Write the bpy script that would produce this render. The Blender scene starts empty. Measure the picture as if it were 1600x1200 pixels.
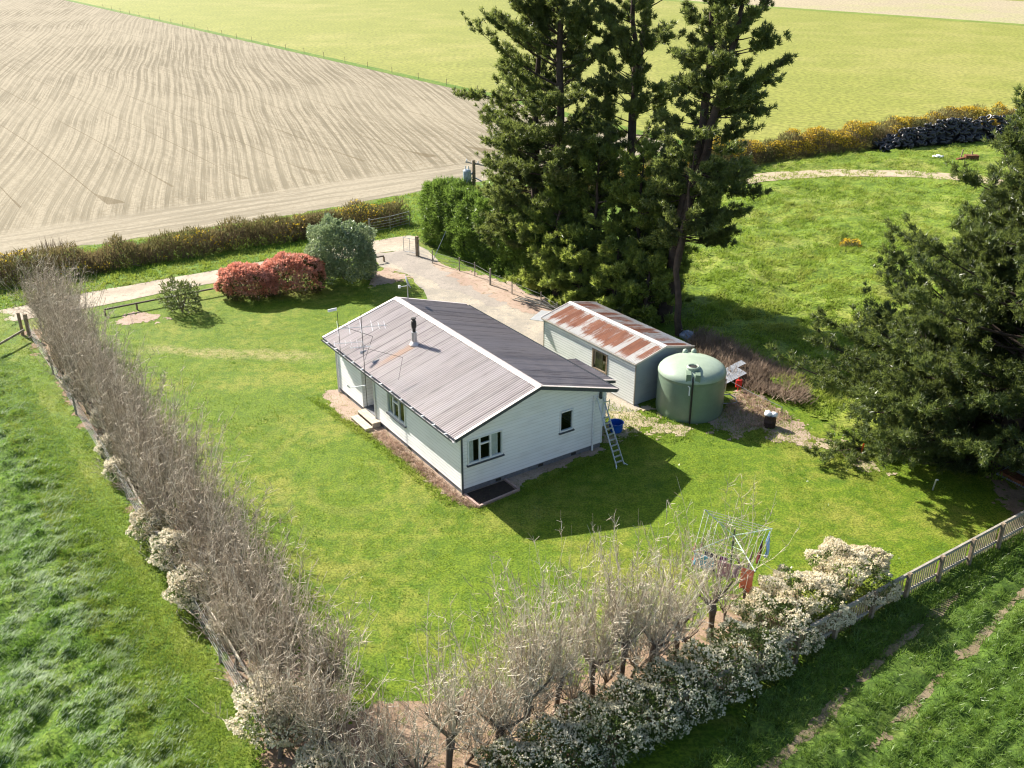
import bpy, bmesh, math, random
import numpy as np
from mathutils import Vector, Matrix
R = math.radians
rs = np.random.default_rng(7)
random.seed(7)
scene = bpy.context.scene
COL = scene.collection

# ------------------------------------------------------------------ camera
F, PITCH, CH = 1527.9, 0.4421, 20.497
cam_d = bpy.data.cameras.new('camera'); cam = bpy.data.objects.new('camera', cam_d); COL.objects.link(cam)
cam_d.sensor_width = 36; cam_d.lens = F / 1600 * 36; cam_d.clip_end = 5000; cam_d.clip_start = 0.5
cam.location = (0, 0, CH); cam.rotation_euler = (math.pi / 2 - PITCH, 0, 0)
scene.camera = cam
_c, _s = math.cos(PITCH), math.sin(PITCH)
def ray(px, py):
    a = (px - 800) / F; b = (600 - py) / F
    return np.array([a, _c + b * _s, -_s + b * _c])
def G(px, py, z=0.0):                       # plan survey: photo pixel -> world point at height z
    d = ray(px, py); t = (z - CH) / d[2]
    return np.array([0, 0, CH]) + d * t
def at(px, py, Y):                          # photo pixel -> world point in the vertical plane y = Y
    d = ray(px, py); t = Y / d[1]
    return np.array([0, 0, CH]) + d * t
def GL(pts, z=0.0): return [tuple(G(x, y, z)[:2]) for x, y in pts]

# ------------------------------------------------------------------ light
SUN_AZ, SUN_EL = R(-42.3), R(35.95)        # azimuth the shadows fall towards
w = bpy.data.worlds.new("World"); scene.world = w; w.use_nodes = True
nt = w.node_tree; bg = nt.nodes['Background']
sky = nt.nodes.new('ShaderNodeTexSky'); sky.sky_type = 'NISHITA'; sky.sun_disc = False
sky.sun_elevation = SUN_EL
sdir = Vector((-math.cos(SUN_AZ) * math.cos(SUN_EL), -math.sin(SUN_AZ) * math.cos(SUN_EL), math.sin(SUN_EL)))
sky.sun_rotation = math.atan2(sdir.x, sdir.y)
sky.dust_density = 1.5
nt.links.new(sky.outputs[0], bg.inputs[0]); bg.inputs[1].default_value = 0.082
w.cycles.sampling_method = 'MANUAL'; w.cycles.sample_map_resolution = 1024
sl = bpy.data.lights.new('sun', 'SUN'); sl.energy = 5.0; sl.angle = R(0.53); sl.color = (1.0, 0.93, 0.83)
so = bpy.data.objects.new('sun', sl); COL.objects.link(so)
so.rotation_euler = sdir.to_track_quat('Z', 'Y').to_euler(); so.location = (-60, 60, 80)
scene.view_settings.view_transform = 'Standard'; scene.view_settings.look = 'None'
scene.view_settings.exposure = 1.4; scene.view_settings.gamma = 1
scene.cycles.use_denoising = True; scene.cycles.filter_width = 1.2; scene.cycles.sample_clamp_indirect = 2; scene.cycles.use_light_tree = False; scene.cycles.diffuse_bounces = 3; scene.cycles.sampling_pattern = 'BLUE_NOISE'
scene.cycles.max_bounces = 5; scene.cycles.transparent_max_bounces = 8

# ------------------------------------------------------------------ mesh helpers
def raw_mesh(name, V, F4):
    V = np.asarray(V, np.float32); F4 = np.asarray(F4, np.int32)
    me = bpy.data.meshes.new(name); n, k = F4.shape
    me.vertices.add(len(V)); me.vertices.foreach_set('co', V.ravel())
    me.loops.add(n * k); me.loops.foreach_set('vertex_index', F4.ravel())
    me.polygons.add(n); me.polygons.foreach_set('loop_start', np.arange(0, n * k, k, dtype=np.int32))
    me.update(calc_edges=True)
    return me
def link(name, me, mats, parent=None):
    o = bpy.data.objects.new(name, me); COL.objects.link(o)
    if not isinstance(mats, (list, tuple)): mats = [mats]
    for m in mats: me.materials.append(m)
    if parent is not None: o.parent = parent
    return o
def tag(o, label=None, cat=None, group=None, kind=None):
    if label: o['label'] = label
    if cat: o['category'] = cat
    if group: o['group'] = group
    if kind: o['kind'] = kind
    return o
def thing(name, label, cat, loc=(0, 0, 0), rz=0.0, group=None):
    o = bpy.data.objects.new(name, None); COL.objects.link(o)
    o.location = loc; o.rotation_euler = (0, 0, rz); o.empty_display_size = 0.3
    return tag(o, label, cat, group)
class MB:
    def __init__(s): s.v = []; s.f = []
    def add(s, V, Fs):
        b = len(s.v); s.v += [tuple(float(c) for c in p) for p in V]; s.f += [tuple(b + int(i) for i in f) for f in Fs]; return s
    def box(s, lo, hi):
        x0, y0, z0 = lo; x1, y1, z1 = hi
        return s.add([(x0, y0, z0), (x1, y0, z0), (x1, y1, z0), (x0, y1, z0), (x0, y0, z1), (x1, y0, z1), (x1, y1, z1), (x0, y1, z1)],
                     [(0, 3, 2, 1), (4, 5, 6, 7), (0, 1, 5, 4), (1, 2, 6, 5), (2, 3, 7, 6), (3, 0, 4, 7)])
    def bar(s, a, b, w, h, up=(0, 0, 1)):      # rectangular bar from a to b
        a = Vector(a); b = Vector(b); d = (b - a).normalized(); up = Vector(up)
        if abs(d.dot(up)) > 0.98: up = Vector((1, 0, 0))
        sx = d.cross(up).normalized() * (w / 2); sy = sx.cross(d).normalized() * (h / 2)
        P = [q + i * sx + j * sy for q in (a, b) for i, j in ((-1, -1), (1, -1), (1, 1), (-1, 1))]
        return s.add(P, [(0, 1, 2, 3), (7, 6, 5, 4), (0, 4, 5, 1), (1, 5, 6, 2), (2, 6, 7, 3), (3, 7, 4, 0)])
    def tube(s, pts, r, n=6, caps=True):
        pts = [Vector(p) for p in pts]
        if not isinstance(r, (list, tuple)): r = [r] * len(pts)
        V = []; Fs = []
        for i, p in enumerate(pts):
            d = (pts[min(i + 1, len(pts) - 1)] - pts[max(i - 1, 0)]).normalized()
            a = d.orthogonal().normalized() if i == 0 else (pa - d * pa.dot(d)).normalized()
            pa = a; b = d.cross(a)
            for k in range(n):
                t = 2 * math.pi * k / n; V.append(p + (a * math.cos(t) + b * math.sin(t)) * r[i])
        for i in range(len(pts) - 1):
            for k in range(n):
                Fs.append((i * n + k, i * n + (k + 1) % n, (i + 1) * n + (k + 1) % n, (i + 1) * n + k))
        if caps: Fs.append(tuple(range(n - 1, -1, -1))); Fs.append(tuple(range((len(pts) - 1) * n, len(pts) * n)))
        return s.add(V, Fs)
    def lathe(s, prof, n=32, c=(0, 0, 0)):
        V = []; Fs = []
        for r, z in prof:
            for k in range(n):
                t = 2 * math.pi * k / n; V.append((c[0] + r * math.cos(t), c[1] + r * math.sin(t), c[2] + z))
        for i in range(len(prof) - 1):
            for k in range(n): Fs.append((i * n + k, i * n + (k + 1) % n, (i + 1) * n + (k + 1) % n, (i + 1) * n + k))
        return s.add(V, Fs)
    def quad(s, *p): return s.add(p, [tuple(range(len(p)))])
    def build(s, name, mats, parent=None, smooth=False):
        me = bpy.data.meshes.new(name); me.from_pydata(s.v, [], s.f); me.update()
        if smooth:
            me.polygons.foreach_set('use_smooth', [True] * len(me.polygons))
            try: me.set_sharp_from_angle(angle=R(40))
            except Exception: pass
        return link(name, me, mats, parent)

def unit(a): return a / (np.linalg.norm(a, axis=-1, keepdims=True) + 1e-9)
def blades(P, D, L, W, rng, flat=False):                 # thin triangles
    n = len(P); D = unit(D); S = unit(np.cross(D, (rng.normal(size=(n, 3)) * .25 + [0, 0, 1]) if flat else rng.normal(size=(n, 3))))
    L = np.broadcast_to(np.asarray(L, float), (n,))[:, None]; W = np.broadcast_to(np.asarray(W, float), (n,))[:, None] / 2
    V = np.stack([P - S * W, P + S * W, P + D * L], 1).reshape(-1, 3)
    return V, np.arange(3 * n).reshape(-1, 3)
def leaves(P, D, L, W, rng):                 # diamond leaves
    n = len(P); D = unit(D); S = unit(np.cross(D, rng.normal(size=(n, 3))))
    L = np.broadcast_to(np.asarray(L, float), (n,))[:, None]; W = np.broadcast_to(np.asarray(W, float), (n,))[:, None] / 2
    M = P + D * L * .45
    V = np.stack([P, M - S * W, P + D * L, M + S * W], 1).reshape(-1, 3)
    return V, np.arange(4 * n).reshape(-1, 4)
def tubes(P, Rd, n=3):                       # P (N,K,3), Rd (N,K)
    N, K, _ = P.shape
    d = unit(P[:, -1] - P[:, 0]); ref = np.where(np.abs(d[:, 2:3]) > .9, np.array([[1., 0, 0]]), np.array([[0, 0, 1.]]))
    a = unit(np.cross(d, ref)); b = np.cross(d, a)
    th = np.arange(n) * 2 * np.pi / n
    off = a[:, None, :] * np.cos(th)[None, :, None] + b[:, None, :] * np.sin(th)[None, :, None]
    V = P[:, :, None, :] + off[:, None, :, :] * Rd[:, :, None, None]
    idx = np.arange(N * K * n).reshape(N, K, n)
    q = np.stack([idx[:, :-1], np.roll(idx, -1, 2)[:, :-1], np.roll(idx, -1, 2)[:, 1:], idx[:, 1:]], -1)
    return V.reshape(-1, 3), q.reshape(-1, 4)
def cat(*vf):
    Vs = []; Fs = []; b = 0
    for V, Fc in vf: Vs.append(V); Fs.append(Fc + b); b += len(V)
    return np.concatenate(Vs), np.concatenate(Fs)
def rot_dirs(n, rng): return unit(rng.normal(size=(n, 3)))

_lat = np.random.default_rng(99).random((256, 256))
def vnoise(x, y):
    x = np.asarray(x, float); y = np.asarray(y, float)
    xi = np.floor(x).astype(int); yi = np.floor(y).astype(int); fx = x - xi; fy = y - yi
    fx = fx * fx * (3 - 2 * fx); fy = fy * fy * (3 - 2 * fy)
    g = lambda i, j: _lat[i % 256, j % 256]
    return (g(xi, yi) * (1 - fx) + g(xi + 1, yi) * fx) * (1 - fy) + (g(xi, yi + 1) * (1 - fx) + g(xi + 1, yi + 1) * fx) * fy
def fbm(x, y, o=4):
    t = 0; a = .5; s = 0
    for k in range(o): t = t + a * vnoise(x * 2 ** k + 17.3 * k, y * 2 ** k + 5.1 * k); s += a; a *= .5
    return t / s
def inpoly(x, y, poly):
    x = np.asarray(x); y = np.asarray(y); r = np.zeros(x.shape, bool); n = len(poly); j = n - 1
    for i in range(n):
        xi, yi = poly[i]; xj, yj = poly[j]
        c = ((yi > y) != (yj > y)) & (x < (xj - xi) * (y - yi) / (yj - yi + 1e-12) + xi); r ^= c; j = i
    return r
def scatter(poly, n, rng, near=None):
    p = np.array(poly); lo = p.min(0); hi = p.max(0); out = np.zeros((0, 2))
    while len(out) < n:
        q = rng.random((n * 2, 2)) * (hi - lo) + lo
        if near is not None: q = q[rng.random(len(q)) < np.minimum(1, (near / np.hypot(q[:, 0], q[:, 1])) ** 2)]
        q = q[inpoly(q[:, 0], q[:, 1], poly)]; out = np.concatenate([out, q])
    return out[:n]
def edge_jitter(poly, step=.5, amp=.15, seed=0, far=60):
    out = []; n = len(poly)
    for i in range(n):
        a = np.array(poly[i], float); b = np.array(poly[(i + 1) % n], float); L = np.hypot(*(b - a))
        m = (a + b) / 2
        k = max(1, int(L / step)) if np.hypot(*m) < 140 and L < 120 else 1
        nrm = np.array([-(b - a)[1], (b - a)[0]]) / (L + 1e-9)
        for j in range(k):
            q = a + (b - a) * j / k
            f = 0 if j == 0 else (fbm(q[0] * .9 + seed, q[1] * .9, 4) - .5) * 4 * amp
            out.append(tuple(q + nrm * f))
    return out
def sheet(name, poly, z, m, jit=.15, step=.4, seed=0, kind='structure'):
    P = edge_jitter(poly, step, jit, seed) if jit else poly
    bm = bmesh.new(); vs = [bm.verts.new((x, y, z)) for x, y in P]; f = bm.faces.new(vs); f.normal_update()
    if f.normal.z < 0 or sum(P[i - 1][0] * P[i][1] - P[i][0] * P[i - 1][1] for i in range(len(P))) < 0: f.normal_flip()
    bmesh.ops.triangulate(bm, faces=[f])
    me = bpy.data.meshes.new(name); bm.to_mesh(me); bm.free()
    o = link(name, me, m); o['kind'] = kind
    return o
def seg_dist(x, y, poly, closed=True):
    d = np.full(np.shape(x), 1e9); n = len(poly)
    for i in range(n if closed else n - 1):
        ax, ay = poly[i]; bx, by = poly[(i + 1) % n]; vx, vy = bx - ax, by - ay
        t = np.clip(((x - ax) * vx + (y - ay) * vy) / (vx * vx + vy * vy + 1e-9), 0, 1)
        d = np.minimum(d, np.hypot(x - ax - t * vx, y - ay - t * vy))
    return d
def patch(name, poly, z, m, rag=1.0, res=.09, seed=0, fr=1.6):
    """thin ground layer with a ragged, broken outline"""
    p = np.array(poly); lo = p.min(0) - rag; hi = p.max(0) + rag
    xs = np.arange(lo[0], hi[0] + res, res); ys = np.arange(lo[1], hi[1] + res, res)
    X, Y = np.meshgrid(xs, ys, indexing='ij'); cx = (X[:-1, :-1] + X[1:, 1:]) / 2; cy = (Y[:-1, :-1] + Y[1:, 1:]) / 2
    sd = seg_dist(cx, cy, poly) * np.where(inpoly(cx, cy, poly), 1, -1)
    keep = sd + (fbm(cx * fr + seed, cy * fr, 5) - .5) * 2.4 * rag + (fbm(cx * 9 + seed, cy * 9, 2) - .5) * .5 * rag > 0
    idx = np.arange(X.size).reshape(X.shape); q = np.stack([idx[:-1, :-1], idx[1:, :-1], idx[1:, 1:], idx[:-1, 1:]], -1)[keep]
    used, inv = np.unique(q, return_inverse=True); V = np.stack([X.ravel(), Y.ravel(), np.full(X.size, z)], -1)[used]
    o = link(name, raw_mesh(name, V, inv.reshape(q.shape)), m); o['kind'] = 'structure'; return o
def relief(name, poly, hfun, res, m, edge=None, kind='structure'):
    p = np.array(poly); lo = p.min(0); hi = p.max(0)
    xs = np.arange(lo[0], hi[0] + res, res); ys = np.arange(lo[1], hi[1] + res, res)
    X, Y = np.meshgrid(xs, ys, indexing='ij'); Z = hfun(X, Y)
    cx = (X[:-1, :-1] + X[1:, 1:]) / 2; cy = (Y[:-1, :-1] + Y[1:, 1:]) / 2
    jx = (fbm(cx * 1.3, cy * 1.3) - .5) * 1.0; jy = (fbm(cx * 1.3 + 40, cy * 1.3) - .5) * 1.0
    keep = inpoly(cx + jx, cy + jy, poly)
    idx = np.arange(X.size).reshape(X.shape)
    q = np.stack([idx[:-1, :-1], idx[1:, :-1], idx[1:, 1:], idx[:-1, 1:]], -1)[keep]
    used, inv = np.unique(q, return_inverse=True)
    V = np.stack([X.ravel(), Y.ravel(), Z.ravel()], -1)[used]
    me = raw_mesh(name, V, inv.reshape(q.shape)); me.polygons.foreach_set('use_smooth', [True] * len(me.polygons))
    o = link(name, me, m); o['kind'] = kind
    return o

# ------------------------------------------------------------------ material helpers
class NT:
    def __init__(s, name):
        s.m = bpy.data.materials.new(name); s.m.use_nodes = True; s.t = s.m.node_tree
        s.b = s.t.nodes['Principled BSDF']; s.out = s.t.nodes['Material Output']
    def n(s, t, **kw):
        x = s.t.nodes.new('ShaderNode' + t)
        for k, v in kw.items(): setattr(x, k, v)
        return x
    def l(s, a, b): s.t.links.new(a, b)
    def put(s, sock, v):
        if hasattr(v, 'is_linked') or isinstance(v, bpy.types.NodeSocket): s.l(v, sock)
        elif isinstance(v, (tuple, list)) and len(v) == 3 and sock.type == 'RGBA': sock.default_value = (*v, 1)
        else: sock.default_value = v
    def math(s, op, a, b=None, c=None, clamp=False):
        x = s.n('Math', operation=op, use_clamp=clamp); s.put(x.inputs[0], a)
        if b is not None: s.put(x.inputs[1], b)
        if c is not None: s.put(x.inputs[2], c)
        return x.outputs[0]
    def mix(s, f, a, b, mode='MIX'):
        x = s.n('Mix', data_type='RGBA', blend_type=mode); s.put(x.inputs[0], f); s.put(x.inputs[6], a); s.put(x.inputs[7], b); return x.outputs[2]
    def pos(s): return s.n('NewGeometry').outputs['Position']
    def obj(s): return s.n('TexCoord').outputs['Object']
    def mapping(s, v, scale=(1, 1, 1), rot=(0, 0, 0), loc=(0, 0, 0)):
        x = s.n('Mapping'); s.put(x.inputs[0], v); x.inputs[1].default_value = loc; x.inputs[2].default_value = rot; x.inputs[3].default_value = scale; return x.outputs[0]
    def noise(s, v, scale, detail=4, rough=.6, dist=0):
        x = s.n('TexNoise'); s.put(x.inputs['Vector'], v); x.inputs['Scale'].default_value = scale; x.inputs['Detail'].default_value = detail
        x.inputs['Roughness'].default_value = rough; x.inputs['Distortion'].default_value = dist; return x.outputs['Fac']
    def ramp(s, f, a, b): # smooth remap a..b -> 0..1
        x = s.n('MapRange', interpolation_type='SMOOTHSTEP'); s.put(x.inputs[0], f); x.inputs[1].default_value = a; x.inputs[2].default_value = b; return x.outputs[0]
    def sep(s, v):
        x = s.n('SeparateXYZ'); s.put(x.inputs[0], v); return x.outputs
    def comb(s, x=0., y=0., z=0.):
        c = s.n('CombineXYZ'); s.put(c.inputs[0], x); s.put(c.inputs[1], y); s.put(c.inputs[2], z); return c.outputs[0]
    def dot(s, v, d):
        x = s.n('VectorMath', operation='DOT_PRODUCT'); s.put(x.inputs[0], v); x.inputs[1].default_value = d; return x.outputs['Value']
    def bump(s, h, strength=.5, dist=.05):
        x = s.n('Bump'); x.inputs['Strength'].default_value = strength; x.inputs['Distance'].default_value = dist; s.put(x.inputs['Height'], h)
        s.l(x.outputs[0], s.b.inputs['Normal']); return x
    def fin(s, col, rough=.8, spec=.3, metal=0.):
        s.put(s.b.inputs['Base Color'], col); s.put(s.b.inputs['Roughness'], rough); s.b.inputs['Specular IOR Level'].default_value = spec
        s.put(s.b.inputs['Metallic'], metal); return s.m

def plain(name, col, rough=.6, spec=.3, metal=0., var=.25, scale=6, bump=0.):
    t = NT(name); p = t.obj(); f = t.noise(p, scale, 5)
    f2 = t.noise(p, scale * 7, 3)
    f = t.math('ADD', t.math('MULTIPLY', f, .65), t.math('MULTIPLY', f2, .35))
    c = t.mix(t.ramp(f, .3, .7), tuple(x * (1 - var) for x in col), tuple(min(1, x * (1 + var * .6)) for x in col))
    if bump: t.bump(f2, bump, .02)
    return t.fin(c, rough, spec, metal)
def leafy(name, c1, c2, rough=.5, spec=.35, trans=.3, tcol=None, patch=0.5, c3=None):
    t = NT(name); r = t.n('NewGeometry').outputs['Random Per Island']
    c = t.mix(r, c1, c2)
    f = t.noise(t.pos(), patch, 3)
    c = t.mix(t.ramp(f, .42, .62), c, c3 if c3 else tuple(x * .7 for x in c1))
    t.fin(c, rough, spec)
    if trans:
        tr = t.n('BsdfTranslucent'); mx = t.n('MixShader'); mx.inputs[0].default_value = trans
        tc = t.mix(.5, c, tcol if tcol else tuple(min(1, x * 1.8) for x in c2))
        t.l(tc, tr.inputs[0]); t.l(t.b.outputs[0], mx.inputs[1]); t.l(tr.outputs[0], mx.inputs[2]); t.l(mx.outputs[0], t.out.inputs[0])
    return t.m
def grassland(name, cols, s1=.15, s2=1.2, s3=9, bump=.6, bd=.08, rough=.85, extra=None):
    """cols: base dark, base light, dry"""
    t = NT(name); p = t.pos()
    a = t.noise(p, s1, 5, .6); b = t.noise(p, s2, 5, .65); c = t.noise(p, s3, 4, .7)
    col = t.mix(t.ramp(t.math('ADD', t.math('MULTIPLY', b, .6), t.math('MULTIPLY', c, .4)), .36, .64), cols[0], cols[1])
    col = t.mix(t.math('MULTIPLY', t.ramp(t.math('ADD', t.math('MULTIPLY', a, .65), t.math('MULTIPLY', b, .35)), .46, .64), .8), col, cols[2])
    if extra: col = extra(t, p, col)
    col = t.mix(t.math('MULTIPLY', t.ramp(c, .60, .38), .6), col, tuple(x * .42 for x in cols[0]))
    t.bump(t.math('ADD', t.math('MULTIPLY', c, .6), t.math('MULTIPLY', b, .6)), bump, bd)
    return t.fin(col, rough, .2)

# ------------------------------------------------------------------ ground materials
def lawn_extra(t, p, col):
    c0 = G(565, 745); x, y, z = t.sep(p)
    dx = t.math('SUBTRACT', x, float(c0[0])); dy = t.math('SUBTRACT', y, float(c0[1]))
    wob = t.noise(p, .25, 3)
    d = t.math('ADD', t.math('SQRT', t.math('ADD', t.math('MULTIPLY', dx, dx), t.math('MULTIPLY', t.math('MULTIPLY', dy, dy), .45))), t.math('MULTIPLY', wob, 1.2))
    wv = t.math('SINE', t.math('MULTIPLY', d, 2 * math.pi / 1.1))
    fall = t.math('MULTIPLY', t.ramp(d, 9., 3.), t.ramp(t.noise(p, .35, 3), .35, .6))
    col = t.mix(t.math('MULTIPLY', t.math('MULTIPLY', t.ramp(wv, .1, 1.), fall), .3), col, (.27, .26, .06))
    # pale worn strip across the top of the lawn and scuffed ground towards the shed
    w0, w1 = G(215, 545), G(520, 560); wd_ = unit((w1 - w0)[:2]); wl_ = float(np.hypot(*(w1 - w0)[:2]))
    al = t.math('SUBTRACT', t.dot(p, (wd_[0], wd_[1], 0)), float(np.dot(wd_, w0[:2]))); pr_ = t.math('SUBTRACT', t.dot(p, (-wd_[1], wd_[0], 0)), float(np.dot((-wd_[1], wd_[0]), w0[:2])))
    pr_ = t.math('ADD', pr_, t.math('MULTIPLY', t.math('SUBTRACT', t.noise(p, .5, 3), .5), 2.2))
    wm = t.math('MULTIPLY', t.ramp(t.math('ABSOLUTE', pr_), .9, .15), t.math('MULTIPLY', t.ramp(al, -1., 2.), t.ramp(al, wl_ + 1., wl_ - 3.)))
    col = t.mix(t.math('MULTIPLY', wm, t.ramp(t.noise(p, 2.5, 4, .7), .3, .6)), col, (.32, .285, .11))
    e = t.noise(p, .42, 4, .6)
    return t.mix(t.math('MULTIPLY', t.ramp(e, .60, .72), .55), col, (.035, .095, .008))
M = {}
M['lawn'] = grassland('lawn turf', [(.074, .138, .005), (.150, .216, .010), (.262, .258, .046)], .2, 1.9, 13, .9, .06, extra=lawn_extra)
M['ground'] = grassland('rough ground', [(.065, .13, .006), (.125, .19, .01), (.2, .19, .04)], .2, 1.2, 8)
M['verge'] = grassland('verge grass', [(.055, .13, .004), (.11, .20, .007), (.18, .21, .025)], .3, 1.4, 8)
M['paddock'] = grassland('long grass paddock', [(.045, .105, .007), (.10, .18, .012), (.15, .21, .025)], .12, 1.0, 8, .9, .12)
M['rough'] = grassland('rough paddock', [(.085, .145, .01), (.17, .24, .018), (.27, .28, .06)], .14, .8, 5, .8, .12)
M['crop'] = grassland('crop ground', [(.042, .085, .01), (.08, .14, .016), (.125, .165, .03)], .3, 1.4, 9, .7, .08)
M['pasture'] = grassland('far pasture', [(.195, .212, .034), (.235, .246, .042), (.29, .272, .075)], .02, .12, 1.6, .12, .05)
M['farfield'] = grassland('stubble field', [(.33, .28, .18), (.38, .32, .2), (.3, .31, .12)], .02, .1, 1.5, .3, .05)
M['farstrip'] = plain('field edge grass', (.15, .2, .04), .9, .1, scale=.3)
def gravel(name, c1, c2, c3, rut=None):
    t = NT(name); p = t.pos(); a = t.noise(p, .5, 5, .65); b = t.noise(p, 3, 4); c = t.noise(p, 22, 3, .7)
    col = t.mix(t.ramp(a, .38, .62), c1, c2); col = t.mix(t.ramp(b, .52, .7), col, c3)
    col = t.mix(t.math('MULTIPLY', t.ramp(c, .6, .42), .4), col, tuple(x * .5 for x in c1))
    t.bump(t.math('ADD', c, b), .4, .04)
    return t.fin(col, .95, .15)
M['gravel'] = gravel('gravel', (.36, .30, .23), (.46, .40, .31), (.30, .26, .2))
M['drive'] = gravel('driveway gravel', (.30, .272, .225), (.41, .362, .285), (.27, .25, .22))
M['greygravel'] = gravel('grey gravel', (.285, .255, .22), (.35, .31, .265), (.25, .225, .2))
M['dirt'] = gravel('pinkish bare soil', (.34, .25, .195), (.41, .32, .25), (.22, .17, .1))
M['litter'] = gravel('leaf litter', (.22, .15, .1), (.32, .23, .16), (.12, .12, .04))
M['track'] = gravel('dusty track', (.36, .29, .2), (.45, .37, .26), (.2, .2, .06))
M['mud'] = gravel('wheel track soil', (.19, .15, .09), (.25, .2, .13), (.08, .11, .02))
def plough():
    t = NT('cultivated soil'); p = t.pos()
    nrm = unit(np.array([57., 42.])); m2 = unit(np.array([-.57, .82]))
    wob = t.noise(p, .016, 1.5); wob2 = t.noise(p, .22, 3)
    d = t.math('ADD', t.dot(p, (m2[0], m2[1], 0)), float(-np.dot((-34.48, 63.14), m2)))
    d = t.math('ADD', d, t.math('MULTIPLY', t.math('SUBTRACT', wob2, .5), 1.2))
    # tine streaks
    u = t.math('ADD', t.dot(p, (.955, .29, 0)), t.math('MULTIPLY', t.math('SUBTRACT', wob, .5), 4.5))
    v = t.dot(p, (-.29, .955, 0))
    st = t.noise(t.comb(t.math('MULTIPLY', u, 2.8), t.math('MULTIPLY', v, .03), 0.), 1., 4, .75)
    st2 = t.math('SINE', t.math('MULTIPLY', u, 2 * math.pi / .95))
    cross = t.noise(t.comb(t.math('MULTIPLY', t.dot(p, (nrm[0], nrm[1], 0)), 1.6), t.math('MULTIPLY', t.dot(p, (-nrm[1], nrm[0], 0)), .12), 0.), 1., 3, .6)
    # headland streaks
    hs = t.noise(t.comb(t.math('MULTIPLY', d, 1.5), t.math('MULTIPLY', t.dot(p, (m2[1], -m2[0], 0)), .07), 3.), 1., 3, .7)
    inner = t.ramp(d, 4.5, 8.)
    streak = t.mix(inner, hs, t.math('ADD', t.math('MULTIPLY', st, .78), t.math('ADD', t.math('MULTIPLY', st2, .035), t.math('MULTIPLY', cross, .2))))
    big = t.noise(p, .03, 3); fine = t.noise(p, 2.4, 6, .8)
    col = t.mix(t.ramp(streak, .40, .58), (.140, .122, .082), (.292, .256, .184))
    col = t.mix(t.math('MULTIPLY', t.ramp(fine, .54, .40), .7), col, (.16, .13, .08))
    col = t.mix(t.math('MULTIPLY', t.ramp(big, .42, .62), .35), col, (.285, .25, .178))
    col = t.mix(t.math('MULTIPLY', t.math('SUBTRACT', 1., inner), .35), col, (.30, .266, .20))
    # dark pass lines every 5.9 m that end in wedges at the headland
    q = t.math('DIVIDE', t.math('ADD', t.dot(p, (nrm[0], nrm[1], 0)), float(-7.9 + 590)), 5.9)
    q = t.math('ADD', q, t.math('MULTIPLY', t.math('SUBTRACT', wob, .5), .5))
    fr = t.math('MULTIPLY', t.math('FRACT', q), 5.9)
    wn_ = t.n('TexWhiteNoise', noise_dimensions='1D'); t.l(t.math('FLOOR', q), wn_.inputs['W']); dd = t.math('ADD', d, t.math('MULTIPLY', wn_.outputs['Value'], 4.5))
    wid = t.math('ADD', .11, t.math('MULTIPLY', t.ramp(dd, 18., 13.6), t.math('MULTIPLY', wn_.outputs['Value'], 1.5)))
    line = t.math('LESS_THAN', fr, wid)
    msk = t.math('MULTIPLY', line, t.math('GREATER_THAN', t.math('ADD', dd, t.math('MULTIPLY', t.math('SUBTRACT', fine, .5), 1.5)), 13.4))
    msk = t.math('MULTIPLY', msk, t.ramp(t.noise(t.comb(t.math('FLOOR', q), t.math('MULTIPLY', v, .05), 0.), 1., 2), .3, .55))
    col = t.mix(t.math('MULTIPLY', msk, .7), col, (.115, .09, .05))
    t.bump(t.math('ADD', t.math('MULTIPLY', streak, 1.), t.math('MULTIPLY', fine, .5)), .7, .12)
    return t.fin(col, .95, .1)
M['plough'] = plough()

# ------------------------------------------------------------------ ground sheets
big = [(-2500, -600), (2500, -600), (2500, 3500), (-2500, 3500)]
sheet('ground', big, 0, M['ground'], jit=0)
plough_poly = [(-160, -24), (-34.48, 63.14), (-27.3, 67.3), (-19.4, 72.2), (-12.3, 77.2), (-8, 80.9), (17.5, 98.8), (-5.07, 133.2), (-47.4, 190.8), (-128.8, 301.4), (-900, 1347), (-2400, 1300), (-2400, -24)]
sheet('ploughed_field', plough_poly, .008, M['plough'], .3, .7, 3)
sheet('pasture_field', [(17.5, 98.8), (19.5, 91), (28, 95.5), (39, 100.5), (52, 105), (140, 130), (2400, 500), (2400, 3400), (-2400, 3400), (-900, 1347), (-128.8, 301.4), (-47.4, 190.8), (-5.07, 133.2)], .004, M['pasture'], .25, .7, 5)
sheet('stubble_field', [(30, 321), (72, 274.5), (112.5, 229), (190, 141), (2400, 600), (2400, 2500), (-200, 900)], .012, M['farfield'], 0)
sheet('field_strip', [(27, 317), (69, 271), (109.5, 226), (187, 138), (190, 141), (112.5, 229), (72, 274.5), (30, 321)], .016, M['farstrip'], 0)
sheet('green_strip', [(116, 330), (150, 290), (200, 240), (300, 180), (360, 200), (220, 330), (160, 360)], .02, M['pasture'], 0)
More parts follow.
